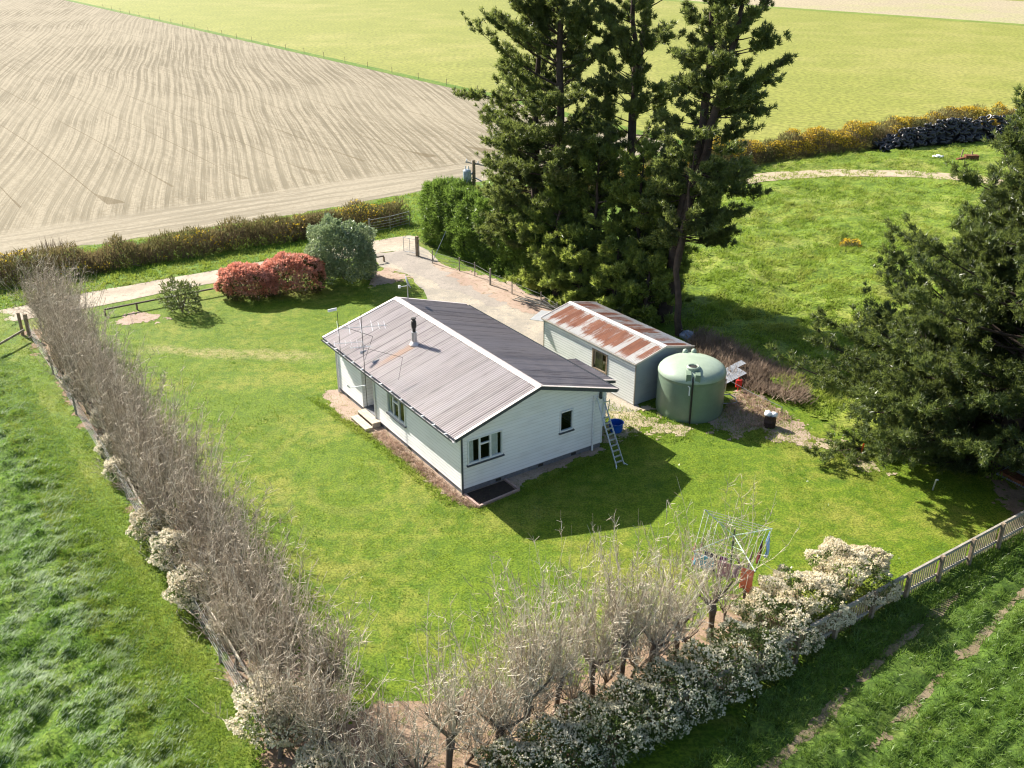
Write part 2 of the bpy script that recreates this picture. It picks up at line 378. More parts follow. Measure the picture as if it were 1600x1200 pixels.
# boundary strip of unmown grass between the cultivated field and the pasture
fe = np.array([(19, 97), (-5.07, 133.2), (-47.4, 190.8), (-128.8, 301.4), (-500, 804)])
sheet('boundary_strip', [tuple(p + np.array([-.1, -.1])) for p in fe] + [tuple(p + np.array([1.3, .9])) for p in fe[::-1]], .02, M['verge'], .2, .8, 9)
verge_poly = [(-80, 22)] + GL([(0, 455), (0, 405), (200, 377), (400, 347), (560, 320), (650, 302), (700, 330), (660, 372), (640, 368), (480, 395), (350, 420), (150, 455), (0, 485)]) + [(-80, 20)]
sheet('verge', verge_poly, .012, M['verge'], .2, .5, 11)
lawn_poly = GL([(0, 520), (150, 480), (300, 450), (345, 442), (500, 412), (590, 398), (600, 415), (640, 430), (662, 452), (662, 466), (740, 482), (830, 532), (900, 600), (1040, 660), (1130, 665), (1250, 640), (1420, 700), (1600, 760), (1700, 780), (1600, 850), (1380, 940), (1260, 1000), (1040, 1120), (800, 1260), (600, 1260), (430, 1200), (300, 950), (200, 770), (120, 640), (50, 530)])
sheet('lawn', lawn_poly, .010, M['lawn'], .12, .5, 2)
road_poly = [(-70, 24.5), (-45, 42.5)] + GL([(0, 485), (150, 455), (350, 420), (480, 395), (560, 381), (640, 368), (655, 372), (648, 385), (620, 392), (585, 397), (520, 408), (345, 441), (300, 449), (150, 479), (0, 506)]) + [(-43, 39.5), (-68, 22)]
sheet('gravel_road', road_poly, .018, M['gravel'], .1, .4, 4)
drive_poly = GL([(585, 397), (620, 392), (648, 383), (665, 390), (700, 420), (760, 445), (850, 490), (875, 505), (900, 540), (960, 590), (1000, 640), (960, 660), (930, 640), (880, 570), (830, 532), (740, 484), (668, 468), (656, 450), (640, 431), (592, 416)])
sheet('driveway', drive_poly, .022, M['drive'], .15, .4, 6)
sheet('grey_gravel', GL([(590, 398), (640, 392), (668, 400), (700, 424), (745, 447), (800, 476), (770, 480), (715, 455), (690, 452), (650, 428), (615, 414)]), .026, M['greygravel'], .25, .4, 8)
patch('dry_bank', GL([(680, 412), (720, 424), (790, 440), (850, 470), (880, 500), (870, 512), (830, 492), (780, 470), (730, 448), (700, 432)]), .03, M['dirt'], .6, seed=10)
track_poly = GL([(1080, 305), (1110, 290), (1140, 279), (1200, 270), (1300, 265.5), (1420, 267), (1520, 274), (1620, 288), (1620, 298), (1520, 284), (1420, 277), (1300, 276), (1210, 283), (1150, 290), (1110, 302)])
sheet('farm_track', track_poly, .045, M['track'], .12, .5, 12)
track_mid = GL([(1050, 318), (1090, 302), (1140, 285), (1205, 277), (1300, 271), (1420, 272), (1520, 279), (1640, 294)])
# bare soil strip round the house
HA = np.array([-1.9737, 33.069]); HY = 0.5926
hu = np.array([math.cos(HY), math.sin(HY)]); hv = np.array([-hu[1], hu[0]])
def HP(x, y): return tuple(HA + hu * x + hv * y)
patch('bare_soil', [HP(.4, -1.0), HP(3.4, -.5), HP(6.9, -.3), HP(6.9, .5), HP(.3, .5), HP(.3, 11.3), HP(.4, 11.9), HP(-.9, 11.6), HP(-1.15, 9.5), HP(-.9, 8.0), HP(-.62, 5.5), HP(-.5, 3), HP(-.45, 1.0), HP(-.4, -.6), HP(0, -1.4)], .018, M['dirt'], .35, .07, 14, 2.2)
patch('worn_ground', GL([(940, 640), (1000, 640), (1030, 660), (1085, 668), (1060, 680), (1000, 672), (960, 690), (940, 680)]), .026, M['track'], .9, seed=15)
patch('dry_ground', GL([(1120, 640), (1160, 610), (1190, 625), (1230, 650), (1290, 690), (1240, 700), (1190, 668), (1150, 680), (1110, 672)]), .026, M['dirt'], .8, seed=16)
patch('sand_patch', GL([(1290, 692), (1320, 690), (1345, 715), (1390, 735), (1375, 745), (1340, 722), (1300, 705)]), .03, M['track'], .8, seed=17)
patch('leaf_litter', GL([(540, 1120), (590, 1095), (700, 1090), (780, 1075), (900, 1060), (1000, 1010), (1100, 960), (1180, 930), (1250, 930), (1260, 1000), (1040, 1140), (800, 1300), (430, 1300), (380, 1110), (300, 960), (200, 775), (120, 645), (45, 520), (95, 505), (140, 560), (215, 680), (320, 830), (440, 1010)]), .022, M['litter'], .8, .1, seed=18)
patch('pine_litter', GL([(1480, 700), (1530, 720), (1560, 775), (1590, 800), (1700, 780), (1800, 700), (1600, 640), (1500, 650)]), .026, M['litter'], 1., .12, seed=19)
patch('weed_bed', GL([(180, 500), (215, 490), (250, 492), (262, 498), (225, 506), (195, 512)]), .024, M['dirt'], .7, seed=31)
patch('weed_bed', GL([(580, 425), (610, 418), (640, 436), (610, 440), (585, 447)]), .024, M['dirt'], .7, seed=32)
# long grass paddock (real relief)
def h_pad(X, Y):
    h = .16 + .40 * (fbm(X * .7 + 3, Y * .7, 4) - .42) + .55 * (fbm(X * 1.9, Y * 1.9 + 9, 4) - .5)
    h = .02 + h * np.clip((seg_dist(X, Y, pad_edge, False) - .8) / 2.4, 0, 1)
    return np.maximum(.02, h)
pad_edge = GL([(0, 480), (48, 545), (70, 575), (118, 655), (196, 785), (294, 962), (382, 1110), (440, 1260)])
pad_poly = [(-60, 27)] + GL([(0, 560), (48, 545), (70, 575), (118, 655), (196, 785), (294, 962), (382, 1110), (412, 1205)]) + [(-5.5, 14), (-60, 8)]
relief('paddock', pad_poly, h_pad, .22, M['paddock'])
def h_rough(X, Y):
    h = .12 + .6 * (fbm(X * .35 + 30, Y * .35, 4) - .42) + .36 * (fbm(X * 1.2, Y * 1.2 + 9, 4) - .5)
    h = h * np.clip((seg_dist(X, Y, track_mid, False) - 1.3) / 1.5, 0, 1)
    return np.maximum(.015, h)
M['strip'] = grassland('mown fence strip', [(.07, .135, .008), (.125, .20, .012), (.2, .22, .04)], .3, 1.5, 9, .7, .06)
patch('grass_strip', [tuple(p) for p in pad_edge] + [tuple(np.array(p) + [-1.35, -.95]) for p in pad_edge[::-1]], .03, M['strip'], .7, .1, 41)
rough_poly = GL([(1066, 520), (1090, 545), (1180, 590), (1240, 625), (1330, 690), (1500, 735), (1620, 770)]) + [(60, 32), (75, 70), (58, 103)] + GL([(1560, 222), (1400, 236), (1250, 254), (1130, 272), (1000, 300), (1000, 420)])
relief('rough_paddock', rough_poly, h_rough, .35, M['rough'])
# crop field with drill rows beyond the picket fence
cu = unit(np.array([10.3, 9.6])); cn = np.array([-cu[1], cu[0]])
c0 = np.array([9.99, 22.16])
def crop_rows(X, Y): return (X - c0[0]) * cn[0] + (Y - c0[1]) * cn[1]
crop_poly = [(2.6, 17.5), (5.6, 19.9), (8.5, 23), (12.4, 26.2), (16, 28.6), (20, 31.5), (60, 62), (60, 5), (8, 5)]
def h_crop(X, Y):
    q = crop_rows(X, Y) + (fbm(X * .5, Y * .5) - .5) * .35
    gap = np.maximum(np.exp(-(q / .35) ** 2), np.exp(-((q + 1.55) / .28) ** 2))
    gap = np.maximum(gap, np.exp(-((q - 2.3) / .5) ** 2) * .5)
    h = .03 + .22 * fbm(X * 1.4, Y * 1.4 + 4) + .22 * (fbm(X * 3.2, Y * 3.2 + 8, 3) - .4) + .03 * np.sin(q * 2 * np.pi / .55) * (q < -1.2)
    edge = np.clip((3.6 - q) / 1.2, 0, 1)
    return np.maximum(.03, h * (1 - gap * .95) * (.35 + .65 * edge))
relief('crop_field', crop_poly, h_crop, .12, M['crop'])
for k, (q0, hw, a, b, sd_) in enumerate([(0.0, .14, -12, 13, 21), (-1.55, .10, -1.5, 14, 23)]):
    n_ = 14; tt_ = np.linspace(a, b, n_); mid = [c0 + cu * t_ + cn * (q0 - (fbm(np.array((c0 + cu * t_)[0] * .5), np.array((c0 + cu * t_)[1] * .5)) - .5) * .35) for t_ in tt_]
    patch('wheel_track', [tuple(p - cn * hw) for p in mid] + [tuple(p + cn * hw) for p in mid[::-1]], .045 + .004 * k, M['mud'], .42, .06, sd_, 1.5)

# ------------------------------------------------------------------ grass (stuff)
M['g_lawn'] = leafy('lawn blades', (.09, .165, .006), (.18, .24, .012), .5, .3, .35, patch=.4, c3=(.22, .25, .03))
M['g_pad'] = leafy('paddock blades', (.05, .125, .009), (.14, .25, .028), .3, .6, .35, patch=.3, c3=(.10, .19, .03))
M['g_glint'] = leafy('paddock blades with painted glint', (.18, .27, .11), (.50, .56, .40), .25, .8, .3, patch=.6, c3=(.26, .34, .18))  # sun glint on flattened grass put into a paler, greyer blade colour
M['g_rough'] = leafy('rough paddock blades', (.09, .165, .014), (.22, .30, .04), .6, .2, .35, patch=.25, c3=(.27, .29, .06))
M['g_crop'] = leafy('crop blades', (.06, .135, .014), (.15, .235, .034), .4, .5, .33, patch=.5, c3=(.11, .185, .034))
M['g_dry'] = leafy('dry stalks', (.40, .28, .21), (.5, .37, .28), .8, .2, .2, patch=.5, c3=(.25, .17, .11))
M['g_dead'] = leafy('dead bracken', (.22, .165, .12), (.34, .26, .19), .8, .2, .2, patch=.5)
def grass(name, label, poly, n, hf, m, L=(.1, .2), W=.02, lean=(0.4, -0.4), spread=.7, seed=1, near=None, dens=None, tuft=6, tr=.06, flat=False):
    rng = np.random.default_rng(seed)
    c = scatter(poly, n, rng, near)
    if dens is not None: c = c[rng.random(len(c)) < dens(c[:, 0], c[:, 1])]
    c = np.repeat(c, tuft, 0); c = c + rng.normal(size=c.shape) * tr
    z = hf(c[:, 0], c[:, 1]) if callable(hf) else np.full(len(c), hf)
    P = np.column_stack([c, z - .02])
    D = np.column_stack([rng.normal(size=len(c)) * spread + lean[0], rng.normal(size=len(c)) * spread + lean[1], np.ones(len(c)) * .9])
    V, Fc = blades(P, D, rng.uniform(*L, len(c)), W * rng.uniform(.6, 1.4, len(c)), rng, flat)
    o = link(name, raw_mesh(name, V, Fc), m); tag(o, label, None, None, 'stuff'); return o
grass('paddock_grass', 'long glossy green grass of the near paddock', pad_poly, 78000, h_pad, M['g_pad'], (.07, .16), .022, (.35, -.25), .6, 2, near=32, dens=lambda x, y: np.clip(fbm(x * .8, y * .8) * 2.2 - .35, .15, 1) * np.clip((seg_dist(x, y, pad_edge, False) - .3) / 1.6, .12, 1), tuft=7, tr=.1)
grass('paddock_grass', 'wind flattened grass of the near paddock with glints painted into its colour', pad_poly, 52000, h_pad, M['g_glint'], (.10, .2), .03, (.78, .42), .22, 12, near=30, dens=lambda x, y: np.clip((fbm(x * 1.7 + 5, y * 1.7, 4) - .44) * 9, 0, 1) * np.clip((seg_dist(x, y, pad_edge, False) - 1.2) / 1.5, 0, 1), tuft=7, tr=.12, flat=True)
grass('strip_grass', 'short yellow green grass along the outside of the wire fence', [tuple(p) for p in pad_edge] + [tuple(np.array(p) + [-2.4, -1.6]) for p in pad_edge[::-1]], 16000, lambda x, y: np.maximum(.03, h_pad(x, y)), M['g_rough'], (.05, .14), .022, (.2, -.2), .7, 411, near=30, tuft=6, tr=.1)
grass('crop_grass', 'green cereal crop growing in drilled rows', crop_poly, 56000, h_crop, M['g_crop'], (.14, .30), .026, (.1, -.1), .65, 3, near=30, dens=lambda x, y: np.where(np.exp(-(crop_rows(x, y) / .42) ** 2) + np.exp(-((crop_rows(x, y) + 1.55) / .34) ** 2) > .35, .3, np.where(crop_rows(x, y) > 1.4, .5, np.clip(fbm(x * 1.6, y * 1.6) * 3 - .75, .12, 1))), tuft=11, tr=.07)
grass('rough_grass', 'tussocky bright green grass of the paddock behind the shed', rough_poly, 42000, h_rough, M['g_rough'], (.15, .34), .06, (.3, -.3), .6, 4, near=60, dens=lambda x, y: np.clip(fbm(x * .9, y * .9) * 4 - 1.4, .04, 1), tuft=9, tr=.16)
grass('lawn_grass', 'short mown lawn grass around the house', lawn_poly, 60000, .01, M['g_lawn'], (.04, .10), .025, (.2, -.2), .8, 5, near=38, dens=lambda x, y: np.clip(fbm(x * .7, y * .7) * 2.4 - .6, .06, 1), tuft=5, tr=.12)
tuft_xy = np.array(GL([(490, 838), (612, 990), (655, 700), (560, 905), (420, 655), (1395, 880), (1180, 815), (880, 905), (760, 960), (300, 600), (1240, 740), (1110, 690)]))
grass('lawn_tufts', 'darker tufts of longer grass scattered over the lawn', lawn_poly, 60000, .01, M['g_pad'], (.06, .16), .025, (.1, -.1), .7, 51, near=38, dens=lambda x, y: np.clip(sum(np.exp(-((x - a) ** 2 + ((y - b) * .8) ** 2) / .22) for a, b in tuft_xy) + (fbm(x * .9 + 9, y * .9, 4) > .67) * .5, 0, 1) * .5, tuft=5, tr=.08)
grass('verge_grass', 'bright green verge grass along the gravel road', verge_poly, 9000, .02, M['g_rough'], (.12, .3), .05, (.2, -.2), .6, 6, near=62, tuft=5, tr=.1)
grass('fence_grass', 'grass strip along the foot of the picket fence', [(4, 18.4), (9.6, 23.3), (13, 26.2), (20, 31.5), (19, 30.2), (12.6, 24.8), (7, 20)], 3500, .02, M['g_crop'], (.1, .28), .03, (.1, -.1), .6, 7, tuft=7)
for k_, (pl_, n_) in enumerate(((GL([(1120, 640), (1160, 605), (1235, 650), (1290, 690), (1240, 705), (1110, 680)]), 900), (GL([(940, 630), (1085, 660), (1080, 690), (940, 700)]), 700), (GL([(1290, 685), (1340, 700), (1400, 735), (1370, 752), (1300, 715)]), 350), ([HP(-.2, -1.3), HP(7, -.5), HP(7, -.9), HP(-.2, -1.6)], 260), ([HP(-.6, -.5), HP(-.7, 6.5), HP(-1.3, 11.5), HP(-1.6, 11.5), HP(-1.1, 6), HP(-.9, -.5)], 520))):
    grass('weeds', ('weeds creeping over the bare soil by the tank', 'weeds creeping over the worn ground between house and shed', 'weeds round the sandy patch by the pine', 'weeds along the foot of the gable wall', 'weeds along the edge of the soil by the long wall')[k_], pl_, n_, .02, M['g_rough'], (.06, .2), .03, (.1, -.1), .8, 400 + k_, tuft=6, tr=.09)
bank = GL([(1075, 530), (1100, 525), (1180, 565), (1250, 600), (1260, 640), (1200, 620), (1120, 590), (1090, 560)])
grass('dead_bracken', 'brown dead bracken bank behind the shed and tank', bank, 800, lambda x, y: .05 + .3 * fbm(x * .7, y * .7), M['g_dead'], (.3, .7), .05, (.1, -.3), .6, 8, tuft=9, tr=.2)
grass('dry_stalks', 'dry pinkish weeds along the house wall', [HP(-.15, -.2), HP(-.15, 6.6), HP(-.75, 6.4), HP(-.5, -.7), HP(.1, -1.3), HP(.1, -1.25)], 500, .02, M['g_dry'], (.08, .25), .03, (0, 0), .9, 9, tuft=6)
grass('dry_weeds', 'dry tan weeds beside the water tank', GL([(1130, 640), (1165, 612), (1200, 630), (1235, 655), (1190, 668), (1150, 672)]), 350, .02, M['g_dry'], (.1, .35), .04, (0, 0), .8, 10, tuft=7)

# ------------------------------------------------------------------ common materials
M['white'] = plain('white painted timber', (.72, .73, .73), .55, .3, var=.08)
M['trimgrey'] = plain('dark grey paint', (.07, .08, .095), .5, .3)
M['concrete'] = plain('grey foundation', (.16, .165, .175), .85, .2, var=.3)
M['timber'] = plain('weathered timber', (.26, .20, .14), .85, .2, var=.4, scale=4)
M['greytimber'] = plain('silvered timber', (.30, .275, .23), .85, .2, var=.35, scale=4)
M['paletimber'] = plain('pale deck boards', (.5, .44, .34), .8, .2, var=.2)
M['pinktimber'] = plain('weathered pink edging', (.38, .27, .23), .85, .2)
M['steel'] = plain('galvanised metal', (.42, .43, .44), .4, .5, .7, var=.15)
M['alu'] = plain('aluminium', (.6, .62, .64), .35, .5, .7, var=.1)
M['black'] = plain('black metal', (.03, .028, .025), .6, .3)
M['rust'] = plain('rusted steel', (.17, .07, .035), .85, .2, var=.5, scale=9)
M['bark'] = plain('pine bark', (.075, .055, .045), .9, .15, var=.45, scale=3, bump=.6)
M['curtain'] = plain('pale curtain', (.72, .72, .68), .9, .1, var=.15)
M['darkroom'] = plain('dark doorway', (.06, .05, .04), .9, .1)
def glass():
    t = NT('window glass'); g = t.n('BsdfGlossy'); g.inputs[1].default_value = .03; g.inputs[0].default_value = (.9, .95, 1, 1)
    tr = t.n('BsdfTransparent'); tr.inputs[0].default_value = (.75, .8, .8, 1); fr = t.n('LayerWeight'); fr.inputs[0].default_value = .35
    mx = t.n('MixShader'); t.l(t.math('ADD', t.math('MULTIPLY', t.math('POWER', fr.outputs['Facing'], 3.), .6), .06), mx.inputs[0]); t.l(tr.outputs[0], mx.inputs[1]); t.l(g.outputs[0], mx.inputs[2]); t.l(mx.outputs[0], t.out.inputs[0]); return t.m
M['glass'] = glass()
def weatherboard(name, col, dirt, amt=.35, lap=None):
    t = NT(name); p = t.obj()
    a = t.noise(t.mapping(p, (.6, .6, 2.5)), 1.2, 5, .65); b = t.noise(t.mapping(p, (3, 3, 26)), 1., 4, .7)
    c = t.mix(t.math('MULTIPLY', t.ramp(a, .45, .72), amt), col, dirt)
    c = t.mix(t.math('MULTIPLY', t.ramp(b, .6, .8), amt * .9), c, tuple(x * .6 for x in dirt))
    if lap:                                   # shadow gap painted as a dark line along each board lap
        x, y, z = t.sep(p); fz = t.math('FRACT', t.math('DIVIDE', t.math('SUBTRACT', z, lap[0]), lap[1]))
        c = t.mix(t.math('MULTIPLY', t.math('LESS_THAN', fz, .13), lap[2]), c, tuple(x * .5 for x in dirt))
    return t.fin(c, .55, .35)
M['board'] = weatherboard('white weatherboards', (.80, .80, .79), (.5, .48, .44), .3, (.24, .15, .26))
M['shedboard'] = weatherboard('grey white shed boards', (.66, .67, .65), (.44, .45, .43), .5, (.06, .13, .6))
def house_roof():
    t = NT('weathered roof iron'); p = t.obj(); x, y, z = t.sep(p)
    sh = t.n('TexWhiteNoise', noise_dimensions='1D'); t.l(t.math('FLOOR', t.math('DIVIDE', y, .76)), sh.inputs['W'])
    lap = t.math('LESS_THAN', t.math('FRACT', t.math('DIVIDE', y, .76)), .07)
    stv = t.noise(t.comb(t.math('MULTIPLY', y, 7.), t.math('MULTIPLY', x, .5), 0.), 1., 4, .7)
    mott = t.noise(p, 2.2, 5, .65)
    c = t.mix(sh.outputs['Value'], (.23, .202, .197), (.295, .262, .258))
    c = t.mix(t.math('MULTIPLY', t.ramp(stv, .4, .68), .55), c, (.345, .31, .30))
    c = t.mix(t.math('MULTIPLY', t.ramp(stv, .46, .3), .55), c, (.095, .08, .08))
    c = t.mix(t.math('MULTIPLY', t.ramp(mott, .5, .72), .3), c, (.33, .29, .26))
    c = t.mix(t.math('MULTIPLY', lap, .65), c, (.10, .085, .085))
    # rust run below the flue
    run = t.math('MULTIPLY', t.ramp(t.math('ABSOLUTE', t.math('ADD', t.math('SUBTRACT', y, 7.05), t.math('MULTIPLY', t.math('SUBTRACT', t.noise(p, 3., 3), .5), .35))), .30, .06), t.math('MULTIPLY', t.ramp(x, 2.0, 1.7), t.ramp(x, -.5, .9)))
    c = t.mix(t.math('MULTIPLY', run, .55), c, (.36, .19, .095))
    return t.fin(c, .55, .4, .34)
M['roof'] = house_roof()
def shed_roof():
    t = NT('rusty galvanised iron'); p = t.obj(); x, y, z = t.sep(p)
    sid = t.math('FLOOR', t.math('DIVIDE', y, .38)); wn = t.n('TexWhiteNoise', noise_dimensions='1D'); t.l(t.math('ADD', sid, t.math('MULTIPLY', t.math('GREATER_THAN', x, 1.8), 37.)), wn.inputs['W'])
    n1 = t.noise(t.comb(t.math('MULTIPLY', x, .55), t.math('MULTIPLY', y, 3.2), 0.), 1., 5, .7)
    n2 = t.noise(p, 4., 5, .7)
    edge = t.math('ABSOLUTE', t.math('SUBTRACT', x, 1.8))
    val = t.math('ADD', t.math('ADD', t.math('MULTIPLY', wn.outputs['Value'], .42), t.math('MULTIPLY', n1, .85)), t.math('MULTIPLY', n2, .25))
    ends = t.math('MULTIPLY', t.ramp(edge, 1.25, 1.75), .28)
    val = t.math('SUBTRACT', t.math('SUBTRACT', val, ends), t.math('MULTIPLY', t.ramp(edge, .3, .1), .35))
    val = t.math('ADD', val, t.math('MULTIPLY', t.math('SUBTRACT', t.noise(t.comb(t.math('MULTIPLY', x, 1.2), t.math('MULTIPLY', y, 16.), 0.), 1., 4, .75), .5), .5)); f = t.ramp(val, .52, .80)
    zinc = t.mix(n2, (.50, .49, .46), (.62, .60, .56)); rust = t.mix(t.ramp(n1, .35, .65), (.17, .06, .032), (.28, .115, .062))
    c = t.mix(f, zinc, rust)
    return t.fin(c, t.math('ADD', .45, t.math('MULTIPLY', f, .4)), .4, t.math('MULTIPLY', t.math('SUBTRACT', 1., f), .4))
M['shedroof'] = shed_roof()

# ------------------------------------------------------------------ building helpers (local frame: x along gable, y along long wall)
def board_wall(mb, plane, c, a0, a1, z0, z1, holes=(), course=.15, out=-1, ztop=None, proud=.024):
    """weatherboards on plane 'x' or 'y' = c, running a0..a1, facing 'out'; ztop(a) optional roof line"""
    zs = set([z0, z1]); k = z0
    while k < z1 - 1e-6: zs.add(round(k, 4)); k += course
    for h in holes: zs.add(h[2]); zs.add(h[3])
    zs = sorted(q for q in zs if z0 - 1e-6 <= q <= z1 + 1e-6)
    def pt(a, z, d): return (c + out * d, a, z) if plane == 'x' else (a, c + out * d, z)
    for lo, hi in zip(zs[:-1], zs[1:]):
        if hi - lo < 1e-4: continue
        ci = math.floor((lo - z0) / course + 1e-4); b0 = z0 + ci * course
        dl = proud * (1 - (lo - b0) / course); dh = proud * (1 - min(1, (hi - b0) / course))
        spans = [(a0, a1)]
        for h in holes:
            if h[2] < hi - 1e-5 and h[3] > lo + 1e-5:
                ns = []
                for s0, s1 in spans:
                    if h[0] > s0: ns.append((s0, min(s1, h[0])))
                    if h[1] < s1: ns.append((max(s0, h[1]), s1))
                spans = [q for q in ns if q[1] - q[0] > 1e-4]
        for s0, s1 in spans:
            if ztop is not None:           # clip to the sloping roof line by narrowing
                s0l, s1l, s0h, s1h = *ztop(lo, s0, s1), *ztop(hi, s0, s1)
                if s1l - s0l < .01: continue
                if s1h < s0h: s0h = s1h = (s0h + s1h) / 2
            else: s0l = s0h = s0; s1l = s1h = s1
            mb.quad(pt(s0l, lo, dl), pt(s1l, lo, dl), pt(s1h, hi, dh), pt(s0h, hi, dh))
            if abs(lo - b0) < 1e-4: mb.quad(pt(s0l, lo, 0), pt(s1l, lo, 0), pt(s1l, lo, dl), pt(s0l, lo, dl))
    return mb
def window(parent, plane, c, a0, a1, z0, z1, mull=(), trans=(), out=-1, frame=.07, fm=None, depth=.09, curtains=(), sill=True, name='window'):
    def bx(mb, s0, s1, lo, hi, d0, d1):
        d0, d1 = sorted((c + out * d0, c + out * d1))
        if plane == 'x': mb.box((d0, s0, lo), (d1, s1, hi))
        else: mb.box((s0, d0, lo), (s1, d1, hi))
    f = MB(); fm = fm or M['white']
    bx(f, a0 - frame, a0, z0 - frame, z1 + frame, -.05, .05); bx(f, a1, a1 + frame, z0 - frame, z1 + frame, -.05, .05)
    bx(f, a0, a1, z1, z1 + frame, -.05, .05); bx(f, a0, a1, z0 - frame, z0, -.05, .05)
    for m in mull: bx(f, m - .035, m + .035, z0, z1, -.04, .042)
    for s0, s1, z in trans: bx(f, s0, s1, z - .03, z + .03, -.038, .038)
    fo = f.build(name, fm, parent)
    p = MB(); q = c + out * -.01
    p.quad(*[((q, a, z) if plane == 'x' else (a, q, z)) for a, z in ((a0, z0), (a1, z0), (a1, z1), (a0, z1))]); p.build('pane', M['glass'], fo)
    if sill:
        s = MB(); bx(s, a0 - frame - .04, a1 + frame + .04, z0 - frame - .06, z0 - frame - .002, -.02, .10); s.build('sill', M['trimgrey'], fo)
    for s0, s1 in curtains:
        cm = MB(); n = max(6, int((s1 - s0) / .03)); V = []
        for i in range(n + 1):
            a = s0 + (s1 - s0) * i / n; d = -.05 + .02 * math.sin(i * 1.9)
            for z in (z0 - .1, z1): V.append((c + out * d, a, z) if plane == 'x' else (a, c + out * d, z))
        cm.add(V, [(2 * i, 2 * i + 2, 2 * i + 3, 2 * i + 1) for i in range(n)]); cm.build('curtain', M['curtain'], fo)
    return fo
def corrugated(x0, z0, x1, z1, y0, y1, pitch=.125, amp=.0165, seg=6, nx=2):
    n = int(round((y1 - y0) / pitch)) * seg; ys = np.linspace(y0, y1, n + 1)
    d = np.array([x1 - x0, z1 - z0]); nn = np.array([-d[1], d[0]]) / np.hypot(*d)
    if nn[1] < 0: nn = -nn
    h = amp * np.sin((ys - y0) / pitch * 2 * np.pi)
    V = []
    for k in range(nx + 1):
        f = k / nx; V.append(np.column_stack([np.full(n + 1, x0 + d[0] * f) + nn[0] * h, ys, np.full(n + 1, z0 + d[1] * f) + nn[1] * h]))
    V = np.concatenate(V); Fs = []
    for k in range(nx):
        i = np.arange(n) + k * (n + 1); Fs.append(np.column_stack([i, i + 1, i + n + 2, i + n + 1]))
    return V, np.concatenate(Fs)

# ------------------------------------------------------------------ the house
W, L, HE, HR, E0, G0, G1 = 6.98, 11.42, 2.77, 3.95, .47, .365, .27
SLP = (HR - HE) / (W / 2 + E0)
zr = lambda x: HE + SLP * (x + E0) if x <= W / 2 else HE + SLP * (W + E0 - x)
house = thing('house', 'low white weatherboard farmhouse with a grey corrugated gable roof', 'house', (HA[0], HA[1], 0), HY)
FZ = .24
f = MB()
f.box((.02, .02, -.1), (W - .02, .12, FZ)); f.box((.02, .12, -.1), (.12, 7.42, FZ)); f.box((.02, 8.68, -.1), (.12, L - .02, FZ)); f.box((W - .12, .12, -.1), (W - .02, L - .02, FZ)); f.box((.12, L - .12, -.1), (W - .12, L - .02, FZ))
f.build('foundation', M['concrete'], house)
fl = MB(); fl.box((.12, .12, FZ - .1), (W - .12, L - .12, FZ - .02)); fl.build('floor_deck', M['darkroom'], house)
for yy in (1.9, 4.2, 6.3, 10.3): MB().box((.005, yy, .06), (.02, yy + .25, .17)).build('foundation_vent', M['black'], house)
for xx in (1.6, 3.7, 5.4): MB().box((xx, .005, .06), (xx + .25, .02, .17)).build('foundation_vent', M['black'], house)
wtop = HE + SLP * E0 - .06
# long wall (x = 0) with window hole and porch recess
win_l = (4.57, 6.1, 1.16, 2.14)
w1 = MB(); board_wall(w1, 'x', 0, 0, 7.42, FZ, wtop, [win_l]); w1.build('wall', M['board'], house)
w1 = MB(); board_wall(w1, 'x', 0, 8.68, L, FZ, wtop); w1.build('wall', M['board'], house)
# porch recess walls
w1 = MB(); board_wall(w1, 'x', 1.15, 7.42, 8.68, FZ, wtop + .2, [(7.6, 8.45, FZ, 2.25)])
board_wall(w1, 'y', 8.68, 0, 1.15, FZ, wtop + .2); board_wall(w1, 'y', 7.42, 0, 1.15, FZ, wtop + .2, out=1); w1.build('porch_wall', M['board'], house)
d = MB(); d.box((1.16, 7.6, FZ), (1.2, 8.45, 2.25)); dr = d.build('door', M['paletimber'], house)
k = MB(); k.tube([(1.15, 7.7, 1.1), (1.08, 7.7, 1.1), (1.08, 7.8, 1.1)], .012); k.build('handle', M['steel'], dr)
d = MB(); d.box((.0, 7.44, .1), (1.15, 8.66, FZ + .03)); d.build('porch_floor', M['concrete'], house)
# gable wall (y = 0): lower boards, plain band, upper gable
win_g = (.34, 1.85, 1.33, 2.31); win_s = (4.79, 5.36, 1.42, 2.26)
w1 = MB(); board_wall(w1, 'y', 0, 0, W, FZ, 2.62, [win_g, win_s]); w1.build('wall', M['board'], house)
def gtop(z, s0, s1):
    x = (z - HE) / SLP - E0 + .16
    return max(s0, x), min(s1, W - x)
w1 = MB(); board_wall(w1, 'y', -.045, -.0, W, 2.62, HR - .06, ztop=gtop, course=.3, proud=.008); w1.quad((0, -.053, 2.62), (W, -.053, 2.62), (W, 0, 2.62), (0, 0, 2.62)); w1.build('gable', M['board'], house)
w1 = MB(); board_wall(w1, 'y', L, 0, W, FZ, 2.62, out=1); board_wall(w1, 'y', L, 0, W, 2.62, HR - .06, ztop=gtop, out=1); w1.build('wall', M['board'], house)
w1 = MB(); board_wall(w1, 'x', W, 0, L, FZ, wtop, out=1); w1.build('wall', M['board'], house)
for x, y in ((-.03, -.03), (W - .04, -.03), (-.03, L - .04), (W - .04, L - .04)): MB().box((x, y, FZ - .02), (x + .07, y + .07, wtop - .05)).build('corner_board', M['white'], house)
for y in (7.38, 8.68): MB().box((-.028, y, FZ), (.03, y + .05, wtop - .03)).build('corner_board', M['white'], house)
